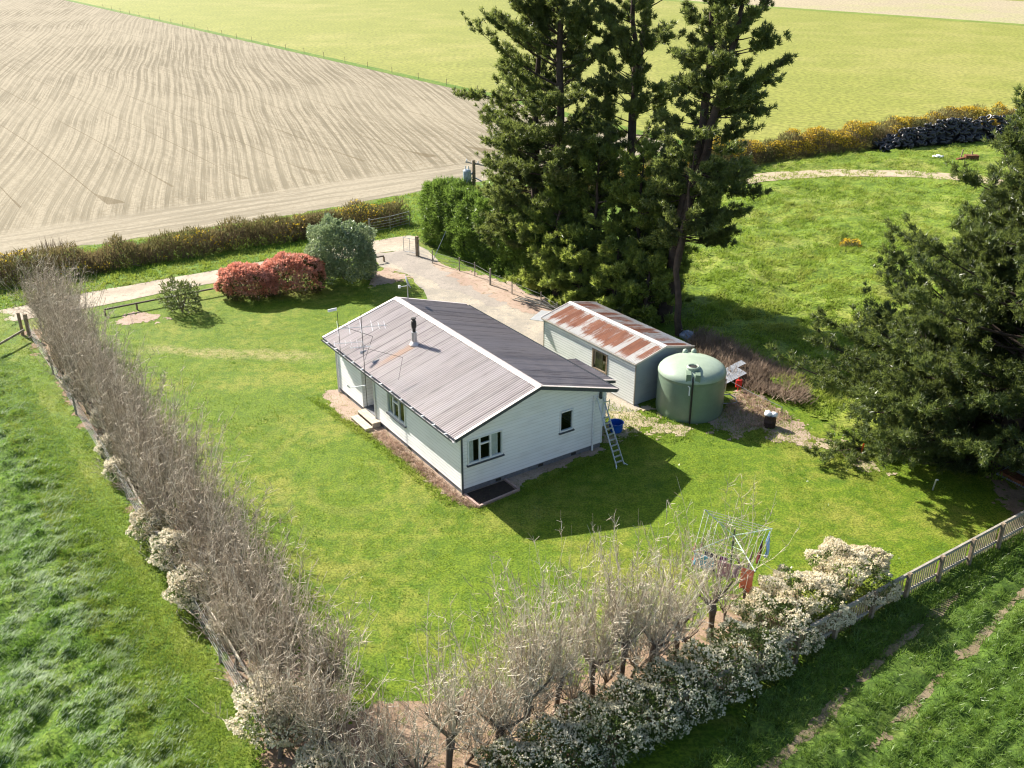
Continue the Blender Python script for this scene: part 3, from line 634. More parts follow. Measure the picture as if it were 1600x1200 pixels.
# roof
V, Fc = cat(corrugated(-E0, HE + .02, W / 2, HR + .02, -G0, L + G1), corrugated(W + E0, HE + .02, W / 2, HR + .02, -G0, L + G1))
roof = link('roof', raw_mesh('roof', V, Fc), M['roof'], house)
u = MB(); t0 = -.03
for s0, s1 in ((-E0, W / 2), (W + E0, W / 2)):
    u.quad((s0, -G0, HE + t0), (s0, L + G1, HE + t0), (s1, L + G1, HR + t0), (s1, -G0, HR + t0))
u.build('roof_underside', M['white'], roof)
rc = MB(); q = .17
rc.add([(W / 2 - q, -G0 - .02, HR + .05 - q * SLP), (W / 2, -G0 - .02, HR + .065), (W / 2 + q, -G0 - .02, HR + .05 - q * SLP), (W / 2 - q, L + G1 + .02, HR + .05 - q * SLP), (W / 2, L + G1 + .02, HR + .065), (W / 2 + q, L + G1 + .02, HR + .05 - q * SLP)], [(0, 1, 4, 3), (1, 2, 5, 4)])
M['ridge'] = plain('pale ridge flashing', (.60, .54, .51), .45, .4, .2, var=.15)
rc.build('ridge_cap', M['ridge'], roof)
for yy, dy, nm in ((-G0, -.03, 'near'), (L + G1, .03, 'far')):
    for sgn in (0, 1):
        xa = -E0 if sgn == 0 else W + E0
        b = MB(); b.bar((xa, yy + dy * .7, HE - .05), (W / 2, yy + dy * .7, HR - .05), .03, .15); b.build('barge_board', M['trimgrey'], house)
        b = MB(); b.bar((xa, yy + dy * .2, HE + .045), (W / 2, yy + dy * .2, HR + .045), .13, .018); b.build('barge_cap', M['ridge'], roof)
# gutters + brackets, soffits
for xa, sg in ((-E0, -1), (W + E0, 1)):
    g = MB(); V = []
    prof = [(0, .02), (0, -.1), (sg * .06, -.125), (sg * .115, -.1), (sg * .125, .0)]
    for yy in (-G0 + .02, L + G1 - .02):
        for a, b in prof: V.append((xa + a, yy, HE + b))
    n = len(prof); g.add(V, [(i, i + 1, n + i + 1, n + i) for i in range(n - 1)]); g.build('gutter', M['trimgrey'], house)
    for k in range(13 if sg < 0 else 0): yy = .2 + k * .9; MB().box((min(xa - .02, xa + sg * .13), yy, HE + .0), (max(xa - .02, xa + sg * .13), yy + .06, HE + .035)).build('gutter_bracket', M['white'], house)
    s = MB(); a, b = sorted((xa, 0 if sg < 0 else W)); s.box((a + .01, -G0 + .05, HE - .06), (b - .01, L + G1 - .05, HE - .04)); s.build('soffit', M['white'], house)
window(house, 'x', 0, *win_l, mull=(5.08, 5.6), trans=((5.115, 5.565, 1.85),), curtains=((4.58, 4.72), (5.95, 6.08)))
window(house, 'y', 0, *win_g, mull=(.84, 1.34), trans=((.875, 1.305, 2.02),), curtains=((.36, .58), (1.4, 1.72)))
window(house, 'y', 0, *win_s, frame=.06)
# downpipes
for x, y, z1, m in ((6.47, -.06, 2.62, 'board'), (.0, -.07, 2.6, 'trimgrey'), (-.06, 11.28, 2.6, 'white'), (-.06, 7.35, 2.6, 'white')):
    p = MB(); p.tube([(x, y, -.02), (x, y, z1)], .04, 8)
    p.build('downpipe', M[m], house)
# steps
for k, (x0, x1, y0, y1, z) in enumerate(((-.44, -.02, 6.95, 8.5, .27), (-.85, -.46, 6.85, 8.35, .15))):
    b = MB()
    for i in range(3 if k == 0 else 2):
        w_ = (x1 - x0) / (3 if k == 0 else 2); b.box((x0 + i * w_ + .006, y0, z - .04), (x0 + (i + 1) * w_ - .006, y1, z))
    b.box((x0 + .01, y0 + .02, 0), (x1 - .01, y0 + .06, z - .042)); b.box((x0 + .01, y1 - .06, 0), (x1 - .01, y1 - .02, z - .042))
    b.build('step', M['paletimber'], house)
# flue
fx, fy = 1.94, 7.09
b = MB(); b.lathe([(.12, 0), (.12, .62), (.135, .62), (.135, .66), (0, .66)], 14, (fx, fy, zr(fx) - .05)); fo = b.build('flue', M['steel'], roof, True)
b = MB(); b.lathe([(.075, .66), (.075, .85), (.11, .87), (.12, 1.0), (.11, 1.17), (.07, 1.2), (.07, 1.26), (.12, 1.27), (.12, 1.31), (0, 1.33)], 14, (fx, fy, zr(fx) - .05)); b.build('flue_cowl', M['black'], fo, True)
b = MB(); b.lathe([(.24, .03), (.2, .1), (.12, .18)], 14, (fx, fy, zr(fx) - .02)); b.build('flue_flashing', M['ridge'], fo, True)
# TV antennas on masts at the eave
ant = bpy.data.objects.new('tv_antenna', None); COL.objects.link(ant); ant.parent = house
mx, my = -.62, 6.95
b = MB(); b.tube([(mx, my, 1.2), (mx, my, 5.55)], .015, 6); b.tube([(mx, my, 4.0), (.55, 5.6, 3.75)], .008, 5); b.tube([(.55, 5.6, 3.75), (.1, 5.2, zr(.1) + .03)], .008, 5); b.build('mast', M['black'], ant)
b = MB(); b.tube([(mx, my + .03, 2.2), (mx - .5, my + .6, 2.0)], .02, 6); b.tube([(mx - .5, my + .6, 2.0), (mx - .62, my + .62, 2.15)], .03, 6); b.build('mast_bracket', M['white'], ant)
hd = lambda x, y: (hu[0] * x + hu[1] * y, -hu[1] * x + hu[0] * y)  # world dir -> house local
bd = np.array(hd(.98, .2)); ed = np.array([-bd[1], bd[0]])
def yagi(cx, cy, z, length, els, r=.009, tilt=0):
    m = MB(); a = bd * length / 2
    m.tube([(cx - a[0], cy - a[1], z), (cx + a[0], cy + a[1], z)], .014, 5)
    for t_, l_ in els:
        p = np.array([cx, cy]) + bd * length * t_; e = ed * l_ / 2
        m.tube([(p[0] - e[0], p[1] - e[1], z + .02), (p[0] + e[0], p[1] + e[1], z + .02)], r, 4)
    return m
yagi(mx, my, 4.95, 2.1, [(-.48, 1.7), (-.25, 1.5), (-.02, 1.45), (.2, 1.2), (.34, .8), (.46, .8)]).build('boom', M['alu'], ant)
yagi(mx - .12, my, 4.05, .9, [(-.45, .35), (-.3, .3), (-.15, .3), (0, .3), (.15, .28), (.3, .28), (.45, .28)], .006).build('boom', M['alu'], ant)
ant2 = bpy.data.objects.new('tv_antenna', None); COL.objects.link(ant2); ant2.parent = house
mx, my = -.5, 9.7
b = MB(); b.tube([(mx, my, 2.5), (mx, my, 4.75)], .013, 6); b.tube([(mx, my, 4.1), (.55, 8.4, 3.75)], .011, 5); b.tube([(.55, 8.4, 3.75), (-.1, 8.0, zr(-.1) + .03)], .011, 5); b.build('mast', M['black'], ant2)
b = MB(); b.box((mx - .38, my + .1, 4.76), (mx + .04, my + .14, 4.88)); b.build('reflector_panel', M['white'], ant2)
yagi(mx + .35, my - .15, 3.2, 1.3, [(-.48, .7), (-.3, .6), (-.1, .6), (.1, .55), (.3, .5), (.48, .5)], .007).build('boom', M['alu'], ant2)
# satellite dish at the back of the ridge
sd_ = bpy.data.objects.new('satellite_dish', None); COL.objects.link(sd_); sd_.parent = house
bx_, by_ = 4.0, L + .05
b = MB(); b.tube([(bx_, by_, zr(bx_) - .1), (bx_, by_, 4.75)], .025, 6); b.build('dish_pole', M['steel'], sd_)
b = MB(); b.lathe([(.0, .0), (.12, .012), (.24, .045), (.33, .09), (.335, .1), (.24, .06), (.12, .03), (0, .02)], 20)
b.v = [tuple(Matrix.Rotation(R(-70), 4, Vector((hd(.97, .2)[1], -hd(.97, .2)[0], 0))) @ Vector(p) + Vector((bx_ - .05, by_, 4.72))) for p in b.v]
M['dishgrey'] = plain('grey dish', (.28, .31, .34), .5, .4)
b.build('dish', M['dishgrey'], sd_, True)
b = MB(); e = hd(-.9, -.25); b.tube([(bx_, by_, 4.55), (bx_ + e[0] * .42, by_ + e[1] * .42, 4.52)], .014, 5); b.box((bx_ + e[0] * .42 - .05, by_ + e[1] * .42 - .05, 4.47), (bx_ + e[0] * .42 + .05, by_ + e[1] * .42 + .05, 4.6)); b.build('feed_arm', M['white'], sd_)
# lean-to porch on the far long side
lt = MB(); board_wall(lt, 'y', 1.1, W, 8.1, FZ, 2.3); board_wall(lt, 'x', 8.1, 1.1, 3.7, FZ, 2.2, out=1); board_wall(lt, 'y', 3.7, W, 8.1, FZ, 2.3, out=1)
lt.build('porch_wall', M['board'], house)
V, Fc = corrugated(W + .3, 2.62, 8.45, 2.38, .98, 3.85); link('porch_roof', raw_mesh('porch_roof', V, Fc), M['roof'], house)
b = MB(); b.bar((W + .3, .97, 2.58), (8.45, .97, 2.34), .03, .12); b.box((8.45, .97, 2.26), (8.49, 3.85, 2.40)); b.build('porch_fascia', M['trimgrey'], house)
b = MB(); b.bar((W + .58, .95, 2.665), (8.47, .95, 2.42), .1, .02); b.build('porch_flashing', M['ridge'], house)
b = MB(); b.box((6.75, -.16, 2.42), (6.83, -.05, 2.85)); b.build('outlet_pipe', M['trimgrey'], house)

# garden bed by the corner
gb = thing('garden_bed', 'empty soil bed with weathered timber edging at the house corner', 'garden bed', (*HP(0.03, -.02), 0), HY)
b = MB(); b.box((.07, -1.05, .0), (1.9, -.06, .045)); b.build('soil', plain('dark bed soil', (.05, .038, .03), .95, .1), gb)
for a, c in (((.0, -1.16, .05), (2.02, -1.0, .05)), ((2.0, -1.0, .05), (1.97, -.05, .05)), ((0.02, -1.12, .05), (.02, -.1, .05))):
    b = MB(); b.bar(a, c, .09, .12); b.build('edging_board', M['pinktimber'], gb)

# ladder
lx, ly = 6.64, -1.74
lad = thing('ladder', 'aluminium step ladder leaning on the gable wall corner', 'ladder', (*HP(lx, ly), 0), HY)
top = np.array([.02, 1.58, 2.62]); wv = np.array([.2, 0, 0])
def lp(t, s): return tuple(top * t + np.array([s * (.2 - .05 * t), 0, 0]))
for s in (-1, 1):
    b = MB(); b.bar(lp(0.0, s), lp(.98, s), .03, .07); b.build('rail', M['alu'], lad)
for k in range(9):
    t_ = .06 + k * .078
    b = MB(); b.bar(lp(t_, -1), lp(t_, 1), .085, .03); b.build('rung', M['alu'], lad)
for s in (-1, 1):
    b = MB(); p = np.array(lp(.74, s)); b.bar(tuple(p), (p[0] - .02, p[1] - .12, p[2] + .68), .025, .03); b.build('rear_leg', M['alu'], lad)
b = MB(); b.bar(tuple(np.array(lp(.74, -1)) + [-.02, -.1, .6]), tuple(np.array(lp(.74, 1)) + [-.02, -.1, .6]), .03, .03); b.build('spreader', M['alu'], lad)
b = MB(); b.bar(lp(.03, -1), tuple(np.array(lp(0, -1)) + [-.1, -.12, .0]), .03, .03); b.bar(lp(.03, 1), tuple(np.array(lp(0, 1)) + [.1, -.12, 0]), .03, .03); b.build('foot', M['alu'], lad)

# blue tub
M['blue'] = plain('blue plastic', (.01, .09, .42), .4, .4, var=.2)
p0 = G(962, 674)
tub = thing('tub', 'bright blue plastic tub on the ground behind the ladder', 'tub', (p0[0], p0[1], 0))
b = MB(); b.lathe([(0, .02), (.26, .02), (.30, .15), (.32, .42), (.35, .44), (.35, .47), (.31, .46), (.28, .16), (.0, .1)], 24); b.build('body', M['blue'], tub, True)
for s in (-1, 1):
    b = MB(); b.tube([(s * .33, -.1, .36), (s * .40, -.06, .34), (s * .40, .06, .34), (s * .33, .1, .36)], .015, 5); b.build('handle', M['blue'], tub)

# ------------------------------------------------------------------ shed
SA = np.array([5.6779, 40.8491]); SY = .6183; sW, sL, she, shr = 3.61, 7.08, 2.165, 2.60
shed = thing('shed', 'long narrow shed with rust striped iron roof and grey boards', 'shed', (SA[0], SA[1], 0), SY)
sh_win = (2.1, 3.05, .92, 1.8)
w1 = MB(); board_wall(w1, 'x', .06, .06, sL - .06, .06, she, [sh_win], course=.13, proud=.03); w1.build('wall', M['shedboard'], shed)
ss = (shr - she) / (sW / 2)
def stop(z, s0, s1):
    x = max(0, (z - she) / ss) + .05; return max(s0, x), min(s1, sW - x)
M['shedgable'] = weatherboard('blue grey shed end', (.30, .34, .36), (.2, .23, .24), .5)
w1 = MB(); board_wall(w1, 'y', .06, .06, sW - .06, .02, shr - .03, ztop=stop, course=.1, proud=.002); w1.build('gable_wall', M['shedgable'], shed)
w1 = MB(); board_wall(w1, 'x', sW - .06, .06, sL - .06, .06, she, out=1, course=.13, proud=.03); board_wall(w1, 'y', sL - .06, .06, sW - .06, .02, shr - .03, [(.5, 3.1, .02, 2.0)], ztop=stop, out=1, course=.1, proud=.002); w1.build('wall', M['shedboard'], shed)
V, Fc = cat(corrugated(-.03, she + .02, sW / 2, shr + .02, -.05, sL + .05, .1, .014), corrugated(sW + .03, she + .02, sW / 2, shr + .02, -.05, sL + .05, .1, .014))
sr = link('roof', raw_mesh('shed_roof', V, Fc), M['shedroof'], shed)
rc = MB(); q = .15
rc.add([(sW / 2 - q, -.07, shr + .05 - q * ss), (sW / 2, -.07, shr + .07), (sW / 2 + q, -.07, shr + .05 - q * ss), (sW / 2 - q, sL + .07, shr + .05 - q * ss), (sW / 2, sL + .07, shr + .07), (sW / 2 + q, sL + .07, shr + .05 - q * ss)], [(0, 1, 4, 3), (1, 2, 5, 4)]); rc.build('ridge_cap', M['ridge'], sr)
for yy in (-.06, sL + .06):
    b = MB(); b.bar((-.04, yy, she + .01), (sW / 2, yy, shr + .01), .03, .1); b.bar((sW + .04, yy, she + .01), (sW / 2, yy, shr + .01), .03, .1); b.build('barge_board', M['ridge'], shed)
b = MB(); b.box((-.09, -.02, she - .05), (-.03, sL + .02, she + .0)); b.build('gutter', M['greytimber'], shed)
b = MB(); b.box((.03, .03, .02), (.075, .075, she - .04)); b.box((.03, sL - .075, .02), (.075, sL - .03, she - .04)); b.build('corner_board', M['greytimber'], shed)
b = MB(); b.box((.1, .1, .0), (sW - .1, sL - .1, .05)); b.build('floor_deck', M['darkroom'], shed)
wf = window(shed, 'x', .06, *sh_win, frame=.08, fm=M['timber'], sill=False, mull=(), name='window')
b = MB(); b.box((.16, 2.5, .92), (.2, 3.04, 1.78)); b.build('shutter', M['timber'], wf)
b = MB(); b.box((.2, 2.12, .92), (.5, 2.4, 1.3)); b.box((.3, 2.15, 1.3), (.35, 2.9, 1.75)); b.build('stored_board', M['rust'], wf)
b = MB(); b.bar((-.2, 7.3, 2.0), (.9, 7.75, 2.12), .9, .02, (0, .1, 1)); b.build('awning', M['alu'], shed)

# ------------------------------------------------------------------ water tank
TX, TY = 8.22, 40.62; TR, TH = 1.53, 1.98
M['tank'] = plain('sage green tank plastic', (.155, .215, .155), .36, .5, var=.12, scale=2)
tank = thing('water_tank', 'round sage green plastic water tank with domed lid beside the shed', 'water tank', (TX, TY, 0))
prof = [(TR - .02, 0)] + [(TR + (.012 if k % 2 else 0), .12 + k * .14) for k in range(13)] + [(TR, TH - .1), (TR + .02, TH - .06), (TR + .02, TH - .02)]
b = MB(); b.lathe(prof, 72); b.build('body', M['tank'], tank, True)
prof = [(TR + .02, TH - .02)] + [((TR + .02) * math.cos(a), TH - .02 + .58 * math.sin(a) ** .95) for a in np.linspace(.08, math.pi / 2 - .001, 12)]
b = MB(); b.lathe(prof, 72); M['tank_top'] = plain('tank plastic with painted sunlight', (.30, .37, .28), .38, .5, var=.12, scale=2); dome = b.build('dome_lid', M['tank_top'], tank, True)  # same plastic as the body, sunlight on the dome painted in as a paler colour
for dx, dy in ((-.18, 1.02), (.22, 1.05)):
    b = MB(); b.lathe([(.12, 0), (.13, .12), (.1, .2), (.04, .24), (0, .25)], 14, (dx, dy, TH + .36)); b.build('vent_cap', M['tank_top'], tank, True)
# inlet collar with strainer, overflow box and pipe at the front
fd = unit(np.array([-TX + 2.3, -TY, 0]))[:2]
sx, sy = fd * .80
b = MB(); b.lathe([(.28, 0), (.30, .2), (.24, .24), (.20, .22), (.20, .1), (0, .1)], 24, (sx, sy, TH + .33)); b.build('inlet_collar', M['tank_top'], tank, True)
b = MB(); b.lathe([(.195, .18), (.1, .2), (0, .205)], 20, (sx, sy, TH + .33)); b.build('strainer', M['black'], tank, True)
pd = np.array([-fd[1], fd[0]])
b = MB()
for s in (-1, 1):
    c = fd * (TR - .28); b.bar((c[0] + pd[0] * s * .2, c[1] + pd[1] * s * .2, TH - .12), (c[0] + pd[0] * s * .2, c[1] + pd[1] * s * .2, TH + .42), .22, .5, (fd[0], fd[1], 0))
b.build('overflow_box', M['tank'], tank)
b = MB(); c = fd * (TR + .06); b.tube([(c[0], c[1], 0), (c[0], c[1], TH + .1), (fd[0] * (TR - .2), fd[1] * (TR - .2), TH + .25)], .04, 8); b.build('drain_pipe', M['black'], tank)
b = MB(); c = fd * (TR + .05) + pd * -.12; b.tube([(c[0], c[1], TH - .55), (c[0], c[1], TH - .15), (c[0] + pd[0] * -.08, c[1] + pd[1] * -.08, TH - .1)], .03, 6); b.build('level_pipe', M['white'], tank)

# sheet of iron behind tank, bin, pegs
p0 = G(1140, 590)
M['irons'] = plain('old roofing sheet', (.38, .40, .42), .45, .4, .4)
o = thing('roofing_sheet', 'cut grey corrugated iron sheet propped behind the water tank', 'iron sheet', (*G(1136, 580, .6)[:2], .45), R(25))
V, Fc = corrugated(-.7, -.25, .75, .15, -.6, .55, .09, .012); link('sheet_metal', raw_mesh('sheet_metal', V, Fc), M['irons'], o)
V, Fc = corrugated(.75, .15, 1.25, .28, .15, .55, .09, .012); link('sheet_tab', raw_mesh('sheet_tab', V, Fc), M['irons'], o)
for px_, py_ in ((-.6, -.45), (-.6, .45), (.65, -.45), (.65, .45)):
    b = MB(); b.box((px_ - .04, py_ - .04, -.45), (px_ + .04, py_ + .04, -.22 + .276 * (px_ + .7) - .06)); b.build('prop', M['timber'], o)
p0 = G(1202, 667)
o = thing('bin', 'dark rusty drum bin topped with white rubbish bags', 'bin', (p0[0], p0[1], 0))
b = MB(); b.lathe([(0, .01), (.26, .01), (.26, .28), (.275, .3), (.26, .32), (.26, .6), (.275, .62), (.25, .62), (.24, .3), (0, .28)], 22); b.build('drum', plain('rusty black drum', (.05, .03, .025), .7, .3, var=.5, scale=8), o, True)
def blob(name, c, r, m, parent=None, seed=0, sub=3, amp=.25, fr=3.):
    bm = bmesh.new(); bmesh.ops.create_icosphere(bm, subdivisions=sub, radius=1)
    rr = np.random.default_rng(seed); o_ = rr.random(3) * 50
    for v in bm.verts:
        n = fbm(np.array(v.co.x * fr + o_[0]), np.array(v.co.y * fr + v.co.z * fr * .7 + o_[1]))
        v.co = Vector((v.co.x * r[0], v.co.y * r[1], v.co.z * r[2])) * float(1 + (n - .5) * 2 * amp) + Vector(c)
    me = bpy.data.meshes.new(name); bm.to_mesh(me); bm.free(); me.polygons.foreach_set('use_smooth', [True] * len(me.polygons))
    return link(name, me, m, parent)
M['bag'] = plain('white plastic bag', (.78, .78, .8), .4, .4, var=.06)
tag(blob('rubbish_bag', (p0[0] - .12, p0[1], .66), (.18, .18, .15), M['bag'], None, 1), 'white plastic bag on the drum bin, the one nearer the tank', 'bag')
tag(blob('rubbish_bag', (p0[0] + .14, p0[1] - .03, .63), (.16, .17, .13), M['bag'], None, 2), 'white plastic bag on the drum bin, the one nearer the pine', 'bag')
M['orange'] = plain('orange plastic', (.75, .09, .02), .5, .3)
M['red'] = plain('red plastic', (.6, .03, .02), .5, .3)
p0 = G(1153, 612); b = MB(); b.box((-.14, -.05, .25), (.14, .05, .62)); b.tube([(0, .06, 0), (0, .06, .75)], .02, 6); b.tube([(.12, 0, .0), (.12, 0, .55)], .012, 5)
o = b.build('fence_marker', M['red']); o.location = (p0[0], p0[1], 0); tag(o, 'red plastic marker on the wire behind the tank', 'marker')
p0 = G(1346, 708); b = MB(); b.tube([(0, 0, 0), (.03, 0, .45)], .035, 6); o = b.build('marker_peg', M['orange']); o.location = (p0[0], p0[1], 0); tag(o, 'small orange peg standing in the grass near the pine', 'peg')
p0 = G(1457, 766); b = MB(); b.tube([(0, 0, 0), (.06, 0, .5)], .03, 6); b.tube([(.06, 0, .5), (.14, .0, .47)], .03, 5); o = b.build('marker_peg', M['alu']); o.location = (p0[0], p0[1], 0); tag(o, 'pale bent metal peg in the shaded grass below the pine', 'peg')
b = MB(); a_ = G(1135, 592, .7); c_ = G(1222, 636, .35); b.tube([tuple(a_), tuple((a_ + c_) / 2 - [0, 0, .05]), tuple(c_)], .012, 4); b.tube([(a_[0], a_[1], 0), tuple(a_)], .03, 5); b.tube([(c_[0], c_[1], 0), tuple(c_)], .025, 5)
tag(b.build('stay_wire', M['steel']), 'thin wire run between short stakes behind the water tank', 'wire')
p0 = G(1140, 628); b = MB(); b.tube([(-.3, .3, .25), (0, .2, .3), (.25, 0, .22), (.3, -.2, .1), (0, -.3, .06), (-.4, -.25, .05)], .025, 6); o = b.build('hose', plain('pale hose', (.4, .42, .5), .5, .3)); o.location = (p0[0], p0[1], 0); tag(o, 'curled pale hose in the weeds beside the water tank', 'hose')
p0 = G(1073, 527); o = thing('tarpaulin', 'small grey blue tarpaulin heap at the foot of the tall pine', 'tarpaulin', (p0[0], p0[1], 0))
blob('cover', (0, 0, .12), (.4, .5, .25), plain('grey blue tarpaulin', (.16, .2, .27), .5, .4), o, 5, 3, .4, 2.)
p0 = G(1590, 752); o = thing('crate_pile', 'grey sheet metal scrap heap under the pine by the fence', 'scrap heap', (p0[0] + .3, p0[1] + .2, 0), R(30))
V, Fc = corrugated(-.8, .1, .9, .45, -.7, .7, .09, .012); link('sheet_metal', raw_mesh('scrap_sheet', V, Fc), M['irons'], o)
b = MB(); b.box((-.7, -.6, 0), (-.2, .6, .25)); b.box((.2, -.5, 0), (.8, .5, .36)); b.build('timber_block', M['rust'], o)

# ------------------------------------------------------------------ vegetation generators
def pine(name, label, base, stems, prof, cfg, mats, group='pine trees', seed=1):
    """stems: list of (K,3) world polylines with base radius; prof(h)->crown radius; cfg dict"""
    rng = np.random.default_rng(seed); base = np.array([base[0], base[1], 0.])
    o = thing(name, label, 'tree', tuple(base), 0, group)
    bV = []; fol = []
    for si, (pts, r0) in enumerate(stems):
        pts = np.array(pts, float); seg = np.linspace(0, 1, len(pts)); tt = np.linspace(0, 1, 14)
        path = np.column_stack([np.interp(tt, seg, pts[:, k]) for k in range(3)])
        path[1:-1, :2] += rng.normal(size=(12, 2)) * .06
        rad = r0 * (1 - tt) ** .8 + .03; rad[0] *= 1.25
        V, Fc = tubes((path - base)[None], rad[None], 9)
        me = raw_mesh('trunk', V, Fc); me.polygons.foreach_set('use_smooth', [True] * len(me.polygons)); link('trunk', me, mats[0], o)
        Ht = path[-1, 2]; nb = cfg['nb']
        hs = np.sort(rng.uniform(cfg['h0'], 1.0, nb) ** cfg.get('pw', 1.) ) * Ht
        az = rng.uniform(0, 2 * np.pi, nb); 
        O = np.column_stack([np.interp(hs, path[:, 2], path[:, k]) for k in range(3)])
        rad_c = np.array([prof(h) for h in hs]) * rng.uniform(.6, 1.1, nb)
        if 'sx' in cfg: rad_c = rad_c * (1 + cfg['sx'][0] * np.cos(az) + cfg['sx'][1] * np.sin(az))
        rad_c = np.maximum(.5, rad_c)
        el = np.interp(hs / Ht, [0, .4, 1], cfg.get('el', [-.1, .15, .75])) + rng.normal(size=nb) * .15
        D = np.column_stack([np.cos(az) * np.cos(el), np.sin(az) * np.cos(el), np.sin(el)])
        ts = np.linspace(0, 1, 5)
        BP = O[:, None] + D[:, None] * (rad_c[:, None] * ts[None])[..., None]
        BP[..., 2] += (ts ** 2)[None] * rad_c[:, None] * cfg.get('curl', .18)
        br = (.014 + .012 * rad_c)[:, None] * (1 - ts * .85)[None]
        bV.append(tubes(BP - base, br, 4))
        # sub-branches
        S0 = []; SD = []; SL = []
        for i in range(nb):
            Lb = rad_c[i]; k = max(3, int(Lb * cfg.get('sub', 3.2)))
            tq = rng.uniform(cfg.get('bare', .25), 1.0, k) ; tq[0] = 1
            o_ = O[i] + D[i] * (Lb * tq)[:, None]; o_[:, 2] += tq ** 2 * Lb * cfg.get('curl', .18)
            side = np.where(rng.random(k) < .5, 1, -1) * rng.uniform(.3, 1.2, k); side[0] = 0
            ca, sa = np.cos(side), np.sin(side)
            d_ = np.column_stack([D[i, 0] * ca - D[i, 1] * sa, D[i, 0] * sa + D[i, 1] * ca, D[i, 2] + rng.uniform(-.1, .45, k)])
            S0.append(o_); SD.append(unit(d_)); SL.append(rng.uniform(.22, .42, k) * Lb ** .7 * cfg.get('sl', 1.))
        S0 = np.concatenate(S0); SD = np.concatenate(SD); SL = np.concatenate(SL)
        ts = np.array([0, .5, 1.]); SP = S0[:, None] + SD[:, None] * (SL[:, None] * ts)[..., None]; SP[..., 2] += (ts ** 2 * .25)[None] * SL[:, None]
        bV.append(tubes(SP - base, np.full((len(S0), 3), .012) * (1.4 - ts), 3))
        nc = cfg.get('nc', 4) + 1; nn = int(cfg.get('nn', 14) * 1.85)
        tc = rng.uniform(.15, 1.05, (len(S0), nc)); C = S0[:, None] + SD[:, None] * (SL[:, None] * tc)[..., None]
        C[..., 2] += tc ** 2 * .25 * SL[:, None]
        C = (C + rng.normal(size=C.shape) * .09).reshape(-1, 3); CD = np.repeat(SD, nc, 0)
        P = np.repeat(C, nn, 0); ND = np.repeat(CD, nn, 0) * .55 + rng.normal(size=P.shape) * .62 + np.array([0, 0, .45])
        P = P + rng.normal(size=P.shape) * .05
        fol.append(blades(P - base, ND, rng.uniform(*cfg.get('nl', (.13, .28)), len(P)), cfg.get('nw', .055) * .95 * rng.uniform(.7, 1.4, len(P)), rng))
    V, Fc = cat(*bV); link('branches', raw_mesh('branches', V, Fc), mats[0], o)
    V, Fc = cat(*fol); link('foliage', raw_mesh('foliage', V, Fc), mats[1], o)
    return o
M['needles'] = leafy('pine needles', (.075, .108, .03), (.165, .205, .06), .42, .5, .38, (.36, .43, .09), .5, (.07, .09, .03))
M['needles_light'] = leafy('young pine needles', (.12, .16, .034), (.245, .30, .07), .42, .45, .42, (.6, .7, .12), .6, (.09, .13, .035))
M['needles_hedge'] = leafy('hedge needles', (.06, .112, .018), (.125, .20, .03), .45, .4, .42, (.28, .42, .07), .7, (.05, .095, .02))
PM = [M['bark'], M['needles']]
M['needles_dark'] = leafy('dark pine needles', (.05, .08, .022), (.12, .155, .045), .42, .5, .34, (.32, .4, .08), .5, (.05, .07, .024))
PD = [M['bark'], M['needles_dark']]
def vert(px, py, ys, Y, lean=0):
    return [at(px + lean * 0, py, Y)]
b0 = G(866, 440)
pine('pine_tree', 'tall dense dark pine nearest the power pole', b0, [([(b0[0], b0[1], 0), (b0[0] + .1, b0[1], 11), (b0[0] - .1, b0[1], 22)], .34)],
     lambda h: np.interp(h, [0, 3, 8, 12, 17, 22], [2.4, 3.7, 4.2, 3.7, 2.1, .6]), dict(nb=165, h0=.08, nc=6, nn=15, sub=3.8, sx=(-.22, 0.)), PM, 'tall pines behind the shed', 11)
b0 = G(832, 425)
pine('pine_tree', 'slimmer dark pine hidden behind the dense one', b0, [([(b0[0], b0[1], 0), (b0[0] + .2, b0[1], 9), (b0[0] + .2, b0[1], 20)], .28)],
     lambda h: np.interp(h, [0, 3, 9, 14, 20], [1.5, 2.6, 3.0, 1.9, .5]), dict(nb=110, h0=.15, nc=5, nn=15), PM, 'tall pines behind the shed', 12)
b0 = G(968, 452)
Yb = b0[1]
s1 = [(b0[0], b0[1], 0), tuple(at(985, 200, Yb)), tuple(at(1012, 0, Yb)), tuple(at(1024, -120, Yb))]
s2 = [(b0[0], b0[1], 0), tuple(at(992, 200, Yb + .8)), tuple(at(992, 0, Yb + .8)), tuple(at(985, -110, Yb + .8))]
pine('pine_tree', 'sparse twin stemmed pine with bare trunks showing in the middle of the group', b0, [(s1, .26), (s2, .22)],
     lambda h: np.interp(h, [0, 6, 11, 15, 22], [1.2, 2.2, 2.6, 2.6, .8]), dict(nb=50, h0=.26, nc=5, nn=15, bare=.5, sub=3.6), PM, 'tall pines behind the shed', 13)
b0 = G(1036, 500); Yb = b0[1]
s1 = [(b0[0], b0[1], 0), tuple(at(1068, 330, Yb)), tuple(at(1088, 240, Yb)), tuple(at(1108, 130, Yb)), tuple(at(1118, 0, Yb)), tuple(at(1122, -130, Yb))]
s2 = [(b0[0], b0[1], 0), tuple(at(1070, 330, Yb - .4)), tuple(at(1106, 230, Yb - .6)), tuple(at(1135, 110, Yb - .8)), tuple(at(1163, 0, Yb - .8)), tuple(at(1185, -120, Yb - .8))]
